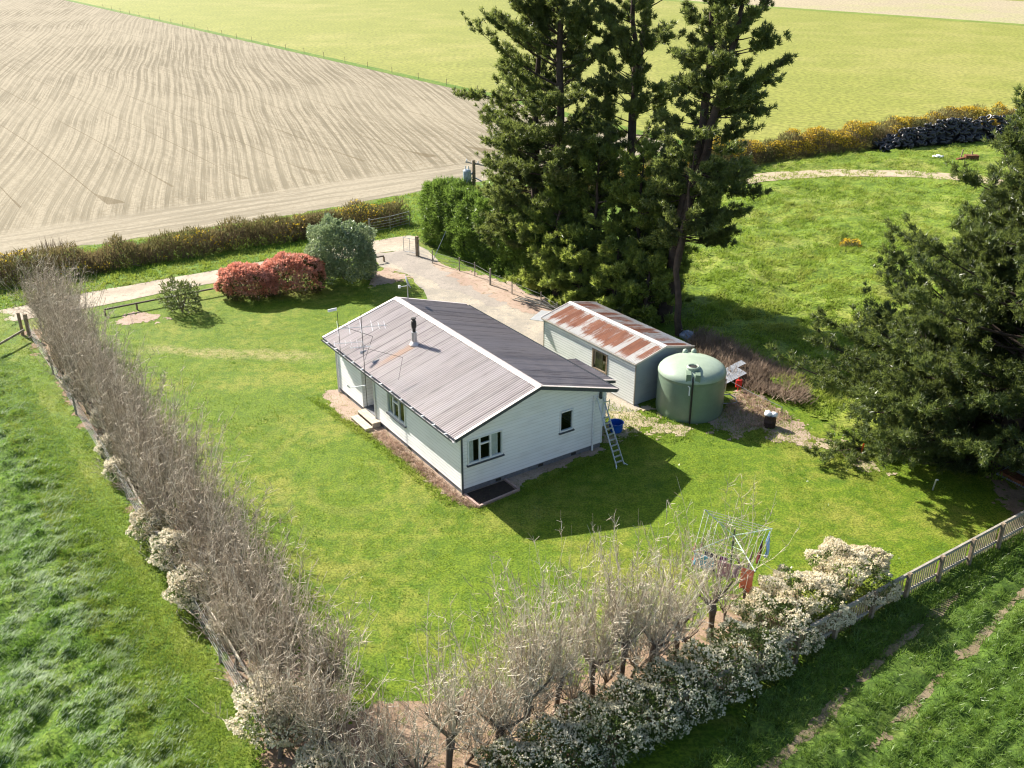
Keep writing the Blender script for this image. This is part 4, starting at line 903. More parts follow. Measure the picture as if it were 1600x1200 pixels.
pine('pine_tree', 'tall leaning pine with several bare stems beside the open paddock', b0, [(s1, .36), (s2, .28)],
     lambda h: np.interp(h, [0, 4, 8, 14, 20], [1.3, 2.2, 2.6, 2.5, 1.2]), dict(nb=92, h0=.22, nc=5, nn=15, bare=.42, sub=3.8, sx=(.2, -.1), el=[-.35, .05, .55]), PM, 'tall pines behind the shed', 14)
b0 = G(1062, 524); Yb = b0[1]
pine('pine_tree', 'thin dark trunked pine standing alone at the back corner of the shed', b0, [([(b0[0], b0[1], 0), tuple(at(1058, 440, Yb)), tuple(at(1062, 370, Yb)), tuple(at(1074, 330, Yb)), tuple(at(1085, 240, Yb))], .17)],
     lambda h: np.interp(h, [0, 5, 10], [.6, 1.6, 1.3]), dict(nb=13, h0=.45, nc=4, nn=13, bare=.4, sx=(.4, 0)), PM, 'tall pines behind the shed', 15)
PL = [M['bark'], M['needles_light']]
for k, (px_, py_, h_, r_, lab) in enumerate([(925, 462, 8.6, 2.9, 'bushy pale green pine below the dense tall pine'), (990, 478, 8.8, 2.9, 'bushy pale green pine directly behind the shed roof'), (868, 460, 6.0, 2.4, 'low bushy pine beside the end of the driveway'), (1022, 470, 7.5, 2.0, 'narrow bushy pine against the leaning trunks'), (905, 478, 4.2, 1.9, 'short bushy pine just behind the far end of the shed'), (960, 492, 4.0, 1.9, 'short bushy pine behind the middle of the shed ridge'), (1008, 506, 3.6, 1.6, 'short bushy pine between the shed and the leaning trunks')]):
    b0 = G(px_, py_)
    pine('bushy_pine', lab, b0, [([(b0[0], b0[1], 0), (b0[0], b0[1], h_ * .5), (b0[0] + .1, b0[1], h_)], .16)], lambda h, r_=r_, h_=h_: r_ * np.interp(h / h_, [0, .25, .6, 1], [.8, 1., .8, .25]),
         dict(nb=62, h0=.06, nc=5, nn=15, nl=(.14, .3), nw=.06, el=[-.25, .1, .6]), PL, 'bushy pines at the foot of the tall ones', 30 + k)
# the big pine on the right
b0 = np.array([20.6, 35.6])
pine('pine_tree', 'huge spreading pine leaning over the picket fence end', b0, [([(b0[0], b0[1], 0), (b0[0] + .2, b0[1], 8), (b0[0] + 1.2, b0[1] + .3, 17)], .5)],
     lambda h: np.interp(h, [0, 2, 5, 9, 13, 17], [4.5, 6.2, 6.2, 4.6, 2.6, .6]), dict(nb=220, h0=.05, pw=1.15, nc=6, nn=18, sub=2.9, nl=(.13, .27), nw=.045, bare=.3, el=[-.12, .12, .6]), PD, 'large pines beside the lawn', 21)
b0 = np.array([20.6, 38.8])
pine('pine_tree', 'broad low branched pine reaching out towards the water tank', b0, [([(b0[0], b0[1], 0), (b0[0] + .4, b0[1], 5), (b0[0] + 1.2, b0[1] + .5, 11)], .4)],
     lambda h: np.interp(h, [0, 2, 4, 8, 11], [7.2, 6.8, 3.6, 2.0, .5]), dict(nb=190, h0=.06, pw=1.2, nc=6, nn=18, sub=2.9, nl=(.13, .27), nw=.045, bare=.35, sx=(-.15, .0), el=[-.1, .1, .6]), PD, 'large pines beside the lawn', 22)
b0 = np.array([26.5, 44.0])
pine('pine_tree', 'tall pine behind the spreading pine, cut by the frame edge', b0, [([(b0[0], b0[1], 0), (b0[0], b0[1], 8), (b0[0] + .6, b0[1] + .3, 17)], .42)],
     lambda h: np.interp(h, [0, 3, 8, 13, 17], [4, 5, 4.6, 2.6, .5]), dict(nb=100, h0=.12, nc=4, nn=15, sub=2.8, nw=.06), PM, 'large pines beside the lawn', 23)

def shell_points(n, c, r, rng, lump=.25, inner=.55, fr=2.2, zmin=-.4):
    d = rot_dirs(n * 2, rng); d = d[d[:, 2] > zmin][:n]
    lumpf = 1 + lump * 2 * (fbm(d[:, 0] * fr + c[0] * 3 + 11, d[:, 1] * fr + d[:, 2] * fr * 1.3 + c[1], 3) - .5)
    q = 1 - (1 - inner) * rng.random(len(d)) ** 1.8
    return np.array(c) + d * np.array(r) * (lumpf * q)[:, None], d
def bush(name, label, cat_, c, r, mats, n=5000, leaf=(.08, .05), group=None, seed=1, stem_m=None, tops=None, lump=.25, parts=('leaves', 'flowers'), up=.4, zc=None, lean=None):
    """mats[0] leaves; tops=(mat, n, size, zbias) second foliage layer on the outside"""
    rng = np.random.default_rng(seed); o = thing(name, label, cat_, (c[0], c[1], 0), 0, group)
    zc = r[2] * .75 if zc is None else zc
    P, d = shell_points(n, (0, 0, zc), r, rng, lump, zmin=-.75); P[:, 2] = np.maximum(P[:, 2], .05 + rng.random(len(P)) * .1)
    D = d + rng.normal(size=d.shape) * .7 + np.array([0, 0, up])
    V, Fc = leaves(P, D, leaf[0] * rng.uniform(.7, 1.4, len(P)), leaf[1] * rng.uniform(.7, 1.4, len(P)), rng); link(parts[0], raw_mesh('leaves', V, Fc), mats[0], o)
    if tops:
        m, k, sz, zb = tops
        P, d = shell_points(int(k * 1.6), (0, 0, zc), r, rng, lump, .93, zmin=-.35); w_ = np.clip(.55 + d[:, 2] * zb, .05, 1)
        cl = fbm(P[:, 0] * 2.5 + c[0], P[:, 1] * 2.5 + P[:, 2] * 2 + c[1]); keep = (rng.random(len(P)) < w_) & (cl > .38); P = P[keep][:k]; d = d[keep][:k]
        P = P + d * .04; P[:, 2] = np.maximum(P[:, 2], .1)
        # each blossom head / new shoot: three leaves fanned about its direction
        Pr = np.repeat(P, 3, 0) + rng.normal(size=(len(P) * 3, 3)) * sz[0] * .25; Dr = np.repeat(d, 3, 0) * .6 + rng.normal(size=Pr.shape) * .8 + np.array([0, 0, .25])
        V, Fc = leaves(Pr, Dr, sz[0] * rng.uniform(.7, 1.4, len(Pr)), sz[1] * rng.uniform(.7, 1.4, len(Pr)), rng); link(parts[1], raw_mesh('flowers', V, Fc), m, o)
    k = 9; a = rng.uniform(0, 2 * np.pi, k); ts = np.linspace(0, 1, 4)
    tip = np.column_stack([np.cos(a) * r[0] * .6, np.sin(a) * r[1] * .6, np.full(k, zc + r[2] * .5)])
    SP = tip[:, None] * ts[None, :, None] ** np.array([1.3, 1.3, 1.])
    V, Fc = tubes(SP, np.full((k, 4), .035) * (1.15 - ts), 5); link('stems', raw_mesh('stems', V, Fc), stem_m or M['timber'], o)
    return o
# photinia pair, round evergreen, small shrub beside the road
M['l_green'] = leafy('dark shrub leaves', (.035, .06, .015), (.07, .10, .03), .4, .4, .25, patch=1.)
M['l_red'] = leafy('red new growth', (.53, .20, .14), (.72, .40, .31), .45, .35, .35, (.85, .4, .28), 1.2, (.52, .19, .12))
M['l_mid'] = leafy('bronze green leaves', (.10, .06, .02), (.09, .10, .03), .45, .35, .25, patch=1.)
M['l_grey'] = leafy('grey green evergreen leaves', (.12, .165, .075), (.36, .42, .26), .32, .7, .3, (.34, .44, .18), .9, (.17, .225, .115))
M['l_shrub'] = leafy('olive shrub leaves', (.06, .085, .02), (.13, .16, .045), .45, .4, .3, patch=1.)
c = G(385, 470); bush('red_shrub', 'rounded red leaved shrub, the one nearer the lone green bush', 'shrub', (c[0], c[1] + .7), (1.75, 1.25, 1.15), [M['l_mid']], 6500, (.13, .06), 'red leaved shrubs by the road', 41, tops=(M['l_red'], 3900, (.14, .065), .5), parts=('leaves', 'new_growth'), lump=.2)
c = G(458, 462); bush('red_shrub', 'taller red leaved shrub touching the round evergreen', 'shrub', (c[0], c[1] + .7), (1.85, 1.3, 1.35), [M['l_mid']], 6500, (.13, .06), 'red leaved shrubs by the road', 42, tops=(M['l_red'], 3900, (.14, .065), .5), parts=('leaves', 'new_growth'), lump=.2)
c = G(535, 440); bush('evergreen_bush', 'big round grey green evergreen bush beside the driveway entrance', 'bush', (c[0], c[1] + .5), (2.0, 1.9, 2.2), [M['l_grey']], 15000, (.16, .075), None, 43, lump=.42, zc=1.75, tops=(M['l_grey'], 2500, (.18, .08), .4), parts=('leaves', 'shoots'))
c = G(282, 492); bush('green_shrub', 'small loose olive green shrub standing alone near the road', 'shrub', (c[0], c[1] + .4), (1.05, .95, 1.15), [M['l_shrub']], 2200, (.17, .06), None, 44, lump=.5, zc=.95)

# gorse hedges
M['gorse'] = leafy('gorse foliage', (.105, .09, .035), (.23, .185, .085), .8, .2, .25, patch=.35, c3=(.11, .12, .03))
M['gorse_base'] = leafy('gorse stems', (.15, .10, .07), (.24, .165, .115), .9, .1, .1, patch=.4)
M['gorse_flower'] = leafy('gorse blossom', (.60, .38, .02), (.74, .53, .05), .6, .3, .3, (.85, .68, .08), .8)
def gorse(name, label, line, h, wd, nfl, n, seed, hue=.6, group=None):
    rng = np.random.default_rng(seed); line = np.array(line); o = thing(name, label, 'hedge', (line[0][0], line[0][1], 0), 0, group); base = np.array([line[0][0], line[0][1], 0])
    seg = np.r_[0, np.cumsum(np.hypot(*np.diff(line, axis=0).T))]
    def place(k, inner):
        s = rng.uniform(0, seg[-1], k); x = np.interp(s, seg, line[:, 0]); y = np.interp(s, seg, line[:, 1])
        hh = h * (.35 + 1.3 * fbm(s * .6 + seed, s * 0 + 3, 4)); ww = wd * (.7 + .6 * fbm(s * .4 + 50 + seed, s * 0, 3))
        a = rng.uniform(0, np.pi, k); q = 1 - (1 - inner) * rng.random(k) ** 1.6
        lx_ = np.cos(a) * ww * q; z = np.sin(a) * hh * q * (.85 + .3 * fbm(x * 1.3, y * 1.3 + a * 2, 3))
        return np.column_stack([x + rng.normal(size=k) * .15 - lx_ * .55, y + lx_ * .83, np.maximum(.03, z)]), np.column_stack([-np.cos(a) * .55, np.cos(a) * .83, np.sin(a)]), s
    P, d, s = place(n, .6); D = d * .6 + rng.normal(size=P.shape) * .6 + np.array([0, 0, .5])
    V, Fc = blades(P - base, D, rng.uniform(.18, .45, n), rng.uniform(.04, .09, n), rng); link('foliage', raw_mesh('gorse', V, Fc), M['gorse'], o)
    P, d, s = place(n // 3, .3); P[:, 2] *= .5; D = rng.normal(size=P.shape) * .4 + np.array([0, 0, 1.])
    V, Fc = blades(P - base, D, rng.uniform(.4, 1.0, len(P)), rng.uniform(.03, .06, len(P)), rng); link('stems', raw_mesh('gorse_stems', V, Fc), M['gorse_base'], o)
    P, d, s = place(nfl * 3, .97); keep = (fbm(s * .5 + seed * 3, P[:, 2] * .8 + P[:, 1] * .3, 3) > hue) & (d[:, 2] > .25); P = P[keep]; d = d[keep]
    V, Fc = leaves(P + d * .05 - base, rng.normal(size=P.shape) + d, rng.uniform(.1, .2, len(P)), rng.uniform(.07, .13, len(P)), rng); link('blossom', raw_mesh('blossom', V, Fc), M['gorse_flower'], o)
    return o
gorse('gorse_hedge', 'straggly brown and olive gorse hedge between the gravel road and the ploughed field', [(-60, 35.5), (-45, 47)] + GL([(0, 442), (150, 418), (350, 386), (490, 365), (632, 345)]), 1.3, 1.3, 3200, 40000, 51, .56)
gorse('gorse_hedge', 'yellow flowering gorse hedge along the far side of the paddock', GL([(1060, 268), (1130, 258), (1250, 241), (1400, 222), (1480, 212)]) + [(52, 107), (66, 112)], 2.1, 1.5, 13000, 42000, 52, .465)
gorse('gorse_hedge', 'low dark gorse strip behind the tall pines', GL([(770, 345), (860, 315), (960, 290), (1060, 268)]), 1.3, 1.3, 1500, 12000, 53, .55)
c = G(1328, 388); bush('gorse_bush', 'small lone gorse tuft with yellow flowers in the open paddock', 'bush', (c[0], c[1]), (.6, .55, .32), [M['gorse']], 420, (.2, .06), None, 54, tops=(M['gorse_flower'], 110, (.14, .1), .6))
rng = np.random.default_rng(55)
for lab, px_, py_, n_ in (('clump of tall dark dry stalks in the far hedge, left of the willow row', 80, 398, 60),):
    c = G(px_, py_); o = thing('dry_weed', 'upright clump of dark brown dry stalks at the ploughed field edge', 'weed', (c[0], c[1], 0))
    P = np.column_stack([rng.normal(size=(n_, 2)) * .35, np.zeros(n_)]); V, Fc = blades(P, rng.normal(size=P.shape) * .15 + [0, 0, 1], rng.uniform(.7, 1.5, n_), .08, rng); link('stalks', raw_mesh('stalks', V, Fc), M['gorse_base'], o)

# shelter hedge beside the driveway
def box_hedge(name, label, line, h, wd, n, m, seed):
    rng = np.random.default_rng(seed); line = np.array(line); o = thing(name, label, 'hedge', (line[0][0], line[0][1], 0)); base = np.array([line[0][0], line[0][1], 0])
    seg = np.r_[0, np.cumsum(np.hypot(*np.diff(line, axis=0).T))]; dv = unit(line[-1] - line[0]); nv = np.array([-dv[1], dv[0]])
    k = n; s = rng.uniform(-.6, seg[-1] + .3, k); x = np.interp(s, seg, line[:, 0]); y = np.interp(s, seg, line[:, 1])
    face = rng.random(k); hh = h * (.88 + .24 * fbm(s * .8, s * 0 + 1, 3))
    a = np.where(face < .42, -1, np.where(face < .66, 1, rng.uniform(-1, 1, k))); zq = np.where(face < .66, rng.random(k), 1.)
    bul = .55 + .45 * np.sin(np.clip(zq, 0, 1) * 2.6 + .3)
    lum = .45 + 1.15 * fbm(s * 1.0 + seed, zq * h * 1.0 + a, 3)
    dep = (1 - .45 * rng.random(k) ** 2)
    endr = np.clip(np.minimum(s + .9, seg[-1] + .6 - s) / 1.2, .1, 1) ** .5
    off = a * wd * bul * lum * dep * endr
    P = np.column_stack([x + nv[0] * off, y + nv[1] * off, np.maximum(.15, zq * hh * (.8 + .25 * lum * dep))])
    Nrm = np.column_stack([nv[0] * a, nv[1] * a, np.where(face < .66, .35, 1.)])
    nn = 12; Pr = np.repeat(P, nn, 0) + rng.normal(size=(k * nn, 3)) * .1; D = np.repeat(Nrm, nn, 0) * .7 + rng.normal(size=Pr.shape) * .6 + [0, 0, .35]
    V, Fc = blades(Pr - base, D, rng.uniform(.14, .32, len(Pr)), rng.uniform(.04, .08, len(Pr)), rng); link('foliage', raw_mesh('hedge_foliage', V, Fc), m, o)
    k = 26; s = rng.uniform(.2, seg[-1] - .2, k); b_ = np.column_stack([np.interp(s, seg, line[:, 0]), np.interp(s, seg, line[:, 1]), np.zeros(k)]) - base
    tip = b_ + np.column_stack([rng.normal(size=(k, 2)) * .4, np.full(k, h * .8)]); SP = np.stack([b_, (b_ + tip) / 2, tip], 1)
    V, Fc = tubes(SP, np.tile([.11, .08, .03], (k, 1)), 6); link('stems', raw_mesh('hedge_stems', V, Fc), M['bark'], o)
    return o
hl = [tuple(G(672, 382)[:2] + np.array([.2, .9])), tuple(G(720, 405)[:2] + np.array([.3, 1.2])), tuple(G(800, 440)[:2] + np.array([.4, 1.3])), tuple(G(860, 465)[:2] + np.array([.4, 1.2]))]
box_hedge('shelter_hedge', 'tall clipped dark green conifer hedge along the driveway', hl, 3.9, 1.25, 7200, M['needles_hedge'], 61)

# ------------------------------------------------------------------ bare pollard trees
M['twig'] = plain('pale grey twigs', (.56, .48, .37), .8, .2, var=.35, scale=1.5)
M['twig_brown'] = plain('brown grey twigs', (.37, .31, .24), .8, .2, var=.4, scale=1.5)
def twigmat(name, c1, c2):
    t = NT(name); r = t.n('NewGeometry').outputs['Random Per Island']
    return t.fin(t.mix(t.math('POWER', r, 1.4), c1, c2), .75, .25)
M['twig'] = twigmat('pale grey shoots', (.24, .19, .13), (.74, .66, .52))
M['twig_brown'] = twigmat('brown grey shoots', (.18, .145, .10), (.70, .61, .48))
M['pollard'] = plain('grey brown trunk bark', (.16, .125, .095), .9, .15, var=.4, scale=5, bump=.5)
def pollard(label, group, base, h, nsh, ln, seed, m, spread=.75, side=5, lean=(0, 0), tr=.12):
    rng = np.random.default_rng(seed); o = thing('pollard_tree', label, 'tree', (base[0], base[1], 0), 0, group)
    tt = np.linspace(0, 1, 6); path = np.column_stack([tt * rng.normal() * .12 + lean[0] * tt * .3, tt * rng.normal() * .12 + lean[1] * tt * .3, tt * h]); path[0, 2] = -.05
    rad = tr * np.array([1.25, 1., .9, .95, 1.35, .9]) * rng.uniform(.85, 1.15)
    V, Fc = tubes(path[None], rad[None], 9); me = raw_mesh('trunk', V, Fc); me.polygons.foreach_set('use_smooth', [True] * len(me.polygons)); link('trunk', me, M['pollard'], o)
    hd_ = path[-1]; k = nsh
    az = rng.uniform(0, 2 * np.pi, k); el = np.pi / 2 - np.abs(rng.normal(size=k)) * spread * .62
    D = np.column_stack([np.cos(az) * np.cos(el) + lean[0], np.sin(az) * np.cos(el) + lean[1], np.sin(el)]); D = unit(D)
    nl_ = 6; la = np.arange(nl_) * 1.05 + rng.random() * 6; le = rng.uniform(.35, 1.1, nl_); lL = rng.uniform(.35, .95, nl_)
    LD = np.column_stack([np.cos(la) * np.cos(le) + lean[0], np.sin(la) * np.cos(le) + lean[1], np.sin(le)]); l3_ = np.array([0, .5, 1.])
    LP = hd_ - [0, 0, .12] + LD[:, None] * (lL[:, None] * l3_)[..., None]; LP[..., 2] += l3_ ** 2 * .15
    V, Fc = tubes(LP, np.tile(np.array([.055, .042, .03]) * tr / .1, (nl_, 1)), 6); link('limbs', raw_mesh('limbs', V, Fc), M['pollard'], o)
    li = rng.integers(0, nl_, k); lt_ = rng.random(k)
    O = LP[li, 0] * (1 - lt_)[:, None] + LP[li, 2] * lt_[:, None] + rng.normal(size=(k, 3)) * .03
    low = rng.random(k) < .15; O[low] = hd_ + np.column_stack([rng.normal(size=(low.sum(), 2)) * tr * .8, rng.uniform(-.6, .05, low.sum()) * h * .7])
    D = unit(D + np.where(low[:, None], 0, LD[li] * .5))
    Ls = rng.uniform(*ln, k); ts = np.linspace(0, 1, 5)
    SP = O[:, None] + D[:, None] * (Ls[:, None] * ts)[..., None]; SP[..., 2] += ts ** 2 * .3 * Ls[:, None]
    SP[:, 1:-1] += rng.normal(size=(k, 3, 3)) * .05; SP[:, -1] += rng.normal(size=(k, 3)) * .06
    SP[..., 2] = np.maximum(SP[..., 2], .1)
    r_ = rng.uniform(.006, .016, k)[:, None] * (1.1 - ts * .85); sets = [tubes(SP, r_, 4)]
    # side twigs
    n2 = k * side; i = np.repeat(np.arange(k), side); t2 = rng.uniform(.2, .95, n2); j = np.minimum((t2 * 4).astype(int), 3); f_ = (t2 * 4 - j)[:, None]
    o2 = SP[i, j] * (1 - f_) + SP[i, j + 1] * f_; d2 = unit(D[i] * .7 + rng.normal(size=(n2, 3)) * .6 + [0, 0, .3]); l2 = rng.uniform(.25, .75, n2) * (1.15 - t2 * .6)
    t3 = np.array([0, .5, 1.]); P2 = o2[:, None] + d2[:, None] * (l2[:, None] * t3)[..., None]; P2[:, 1:] += rng.normal(size=(n2, 2, 3)) * .03
    sets.append(tubes(P2, np.full((n2, 3), .0075) * (1.3 - t3), 3))
    n3 = n2; d3 = unit(d2 * .6 + rng.normal(size=(n3, 3)) * .6 + [0, 0, .2]); l3 = rng.uniform(.1, .35, n3); P3 = P2[:, 1][:, None] + d3[:, None] * (l3[:, None] * t3[:2] * 2)[..., None]
    sets.append(tubes(P3, np.full((n3, 2), .006), 3))
    V, Fc = cat(*sets); link('twigs', raw_mesh('twigs', V, Fc), m, o)
    return o
ordn = ['first', 'second', 'third', 'fourth', 'fifth', 'sixth', 'seventh', 'eighth', 'ninth', 'tenth', 'eleventh', 'twelfth', 'thirteenth', 'fourteenth', 'fifteenth', 'sixteenth', 'seventeenth', 'eighteenth', 'nineteenth', 'twentieth']
row = [(700, 1215), (765, 1185), (822, 1150), (868, 1118), (925, 1088), (970, 1070), (1012, 1056), (1055, 1028), (1110, 996), (1165, 952), (1200, 915)]
row = row[:-1]
for k, (px_, py_) in enumerate(row[::-1]):
    c = G(px_, py_)
    pollard(f'bare pollarded tree, {ordn[k]} in the row behind the white flowering hedge, from the clothesline end', 'bare pollards behind the flowering hedge', c, 1.35 + .25 * math.sin(k * 2.1), 8 if k < 1 else (28 if k < 3 else int(rs.uniform(46, 84))), (1.1, float(rs.uniform(2.6, 3.4))), 100 + k, M['twig'], float(rs.uniform(.6, 1.05)), 8, (0., .08), .095)
rr = row[::-1]
for k in range(len(rr) - 1):
    c = (G(*rr[k]) + G(*rr[k + 1])) / 2 + np.array([-.1, .12, 0])
    pollard(f'low clump of bare twigs filling the gap between the {ordn[k]} and {ordn[k + 1]} pollards', 'low bare twigs between the pollards', c, .35, 44 if k > 1 else 16, (.8, 2.1), 150 + k, M['twig'], .9, 7, (0., .08), .05)
# dense row along the left boundary
lf = np.array(GL([(72, 508), (108, 588), (170, 680), (232, 770), (300, 880), (352, 975), (405, 1070), (450, 1160), (500, 1230)]))
ls = np.r_[0, np.cumsum(np.hypot(*np.diff(lf, axis=0).T))]; nL = 38
for k in range(nL):
    s = ls[-1] * (k + .5) / nL + rs.normal() * .1; c = np.array([np.interp(s, ls, lf[:, 0]), np.interp(s, ls, lf[:, 1])])
    off = np.array([.8, .5]) * ((-.35, .5, .05, .85)[k % 4] + rs.uniform(-.15, .15))
    far = k < 16
    pollard('bare twiggy tree in the dense hedgerow along the long grass paddock', 'bare trees of the dense hedgerow', c + off, float(rs.uniform(.55, .95)), 74, (1.0, 3.1) if k < 26 else (.9, 2.6), 200 + k, M['twig_brown'], float(rs.uniform(.7, 1.0)), 8, (.07, .06), .07)
# corner trees between the two rows
for k, (px_, py_) in enumerate([(560, 1240), (610, 1220), (655, 1230)]):
    pollard(f'short bare tree in the gap between the two hedge rows, {ordn[k]} from the dense hedgerow', 'bare trees in the corner gap', G(px_, py_), .7, 30, (.9, 1.9), 300 + k, M['twig_brown'], .8, 5, (0., .05), .08)

# flowering evergreen shrubs
M['l_vib'] = leafy('glossy dark evergreen leaves', (.06, .10, .022), (.13, .18, .05), .32, .5, .3, patch=1.5)
M['fl_cream'] = leafy('cream blossom', (.68, .60, .41), (.82, .75, .56), .7, .2, .3, patch=1.2, c3=(.58, .49, .29))
M['fl_white'] = leafy('white blossom', (.66, .61, .43), (.80, .75, .57), .7, .2, .35, patch=1.2, c3=(.52, .50, .30))
fb = [(1332, 945, 1.3, 1.25, 1.15, 'cream', 6400, 'rounded cream flowering bush at the end of the picket fence'),
      (1262, 980, 1.3, 1.2, 1.0, 'cream', 4800, 'low cream flowering bush beside the rounded one'),
      (1205, 1008, 1.2, 1.2, .95, 'cream', 2500, 'half bare flowering bush over the picket fence end post'),
      (1150, 1040, 1.14, 1.05, 0.88, 'white', 1260, 'white dotted evergreen bush nearest the half bare cream one'),
      (1095, 1072, 1.19, 1.05, 0.84, 'white', 1188, 'white dotted evergreen bush in front of the clothesline end pollards'),
      (1040, 1102, 1.14, 1.05, 0.84, 'white', 1188, 'white dotted evergreen bush in the middle of the flowering hedge'),
      (985, 1130, 1.14, 1.05, 0.79, 'white', 1188, 'white dotted evergreen bush below the fourth and fifth pollards'),
      (925, 1160, 1.19, 1.05, 0.79, 'white', 1188, 'white dotted evergreen bush below the sixth pollard'),
      (865, 1190, 1.14, 1.01, 0.75, 'white', 1080, 'white dotted evergreen bush below the pollard with the tan heap'),
      (800, 1220, 1.14, 0.92, 0.70, 'white', 1080, 'white dotted evergreen bush near the lower frame edge'),
      (735, 1260, 1.04, 0.76, 0.62, 'white', 648, 'white dotted evergreen bush cut by the lower frame edge')]
for k, (px_, py_, a, b_, h_, cm, nf, lab) in enumerate(fb):
    c = G(px_, py_); sh_ = .42 if cm == 'white' else (-.2 if k < 2 else .1); bush('flowering_bush', lab, 'bush', (c[0] + sh_ * .58, c[1] + .1 - sh_ * .81), (a, b_, h_), [M['l_vib']], 5200, (.085, .045), 'flowering bushes of the front hedge', 70 + k, tops=(M['fl_' + cm], nf, (.062, .05), .45), zc=h_ * .85, lump=.45)
lb = [(245, 850, .62, .75), (282, 890, .68, .8), (312, 945, .72, .75), (365, 985, .5, .5), (440, 1150, .95, 1.0), (168, 668, .42, .5), (182, 712, .5, .5), (192, 750, .45, .5), (120, 610, .4, .45), (510, 1215, .6, .5)]
ll = ['cream flowering bush over the wire fence, first of the close trio', 'cream flowering bush, middle one of the close trio on the wire fence', 'cream flowering bush, last of the close trio on the wire fence', 'sparse flowering bush below the close trio on the wire fence', 'large cream flowering bush at the lower end of the hedgerow', 'small flowering tuft on the wire fence at the upper hedgerow', 'small flowering tuft just below the upper one on the wire fence', 'small pale flowering tuft above the gap with the leaning batten', 'tiny flowering tuft near the road end of the hedgerow', 'low flowering bush between the hedgerow end and the corner gap']
for k, (px_, py_, r_, h_) in enumerate(lb):
    c = G(px_, py_); r_ *= 1.15; bush('flowering_bush', ll[k], 'bush', (c[0] - .05, c[1] - .05), (r_, r_, h_), [M['l_vib']], int(2600 * r_), (.085, .045), 'flowering bushes along the wire fence', 190 + k, tops=(M['fl_cream'], int(1700 * r_), (.07, .055), .4), zc=h_ * .95, lump=.35)

# ------------------------------------------------------------------ picket fence
pa, pb = np.array([4.0, 20.3]), np.array([19.6, 31.4]); pa = G(1035, 1148)[:2]; pb = G(1640, 812)[:2]
PF = thing('picket_fence', 'weathered timber paling fence closing off the lawn', 'fence', (pa[0], pa[1], 0), math.atan2(*(pb - pa)[::-1]))
Lf = np.hypot(*(pb - pa)); nbay = 11; bay = Lf / nbay
M['paling'] = plain('weathered palings', (.44, .335, .22), .85, .2, var=.5, scale=7)
rng = np.random.default_rng(77)
for k in range(nbay + 1):
    b = MB(); b.box((k * bay - .06, -.13, -.05), (k * bay + .06, -.01, 1.18)); b.build('post', M['timber'], PF)
for k in range(nbay):
    b = MB(); x = k * bay + .07
    while x < (k + 1) * bay - .1:
        h_ = 1.06 + rng.normal() * .015; b.box((x, .045, .06 + rng.random() * .03), (x + .07, .062, h_)); x += .122 + rng.random() * .014
    b.build('paling_panel', M['paling'], PF)
    for z in (.32, .99):
        b = MB(); b.box((k * bay + .005, -.005, z), ((k + 1) * bay - .005, .043, z + .09)); b.build('rail', M['greytimber'], PF)
    b = MB(); b.box((k * bay + .003, -.01, 1.09), ((k + 1) * bay - .003, .065, 1.115)); b.build('cap_rail', M['greytimber'], PF)

# wire fence on the left boundary
wl = np.array(GL([(47, 527), (84, 585), (120, 648), (160, 715), (200, 781), (250, 870), (300, 958), (345, 1035), (388, 1108), (420, 1170)]))
WF = thing('wire_fence', 'post and wire fence along the foot of the bare hedgerow', 'fence', (wl[0][0], wl[0][1], 0)); o0 = np.array([*wl[0], 0])
for k, p in enumerate(wl):
    b = MB(); q = np.array([*p, 0]) - o0; h_ = 1.35 if k == 0 else 1.05
    b.tube([tuple(q), tuple(q + [rs.normal() * .05, rs.normal() * .05, h_])], .11 if k == 0 else .055, 8); b.build('post', M['greytimber'] if k else M['timber'], WF)
for z in (.2, .4, .6, .8, .98):
    b = MB(); b.tube([tuple(np.array([*p, z]) - o0) for p in wl], .009, 4); b.build('wire', M['steel'], WF)
for (xa, ya, za), (xb, yb, zb) in (((200, 781, 1.0), (232, 838, .5)), ((322, 985, 1.1), (395, 1108, .9))):
    b = MB(); b.bar(tuple(G(xa + 6, ya) + [0, 0, za] - o0), tuple(G(xb + 8, yb) + [0, 0, zb] - o0), .07, .05); b.build('batten', M['paletimber'], WF)
p1 = G(44, 530); o = thing('rail_fence', 'low timber rail running off from the tall post at the hedgerow top', 'fence', (p1[0], p1[1], 0))
b = MB(); q1 = G(-60, 572, .5) - p1; b.bar((-.1, 0, .55), tuple(q1), .05, .12); b.build('rail', M['greytimber'], o)
b = MB(); q2 = q1.copy(); b.box((q2[0] - .06, q2[1] - .06, -.05), (q2[0] + .06, q2[1] + .06, .65)); b.build('post', M['timber'], o)
b = MB(); b.tube([(-.5, .5, 0), (-.55, .6, 1.3)], .09, 8); b.build('post', M['timber'], o)

# low timber rail beside the road
a0, a1 = G(165, 494, 0), G(600, 409, 0)
RF = thing('rail_fence', 'low dark timber rail on short posts along the road edge of the lawn', 'fence', (a0[0], a0[1], 0), math.atan2(*(a1 - a0)[:2][::-1]))
Lr = float(np.hypot(*(a1 - a0)[:2])); n = 10
for k in range(n + 1):
    b = MB(); b.box((k * Lr / n - .05, -.05, -.02), (k * Lr / n + .05, .05, .36)); b.build('post', M['timber'], RF)
for k in range(n):
    b = MB(); b.box((k * Lr / n + .002, -.045, .37), ((k + 1) * Lr / n - .002, .045, .45)); b.build('rail', plain('dark rail timber', (.11, .09, .075), .85, .2) if k == 0 else bpy.data.materials['dark rail timber'], RF)

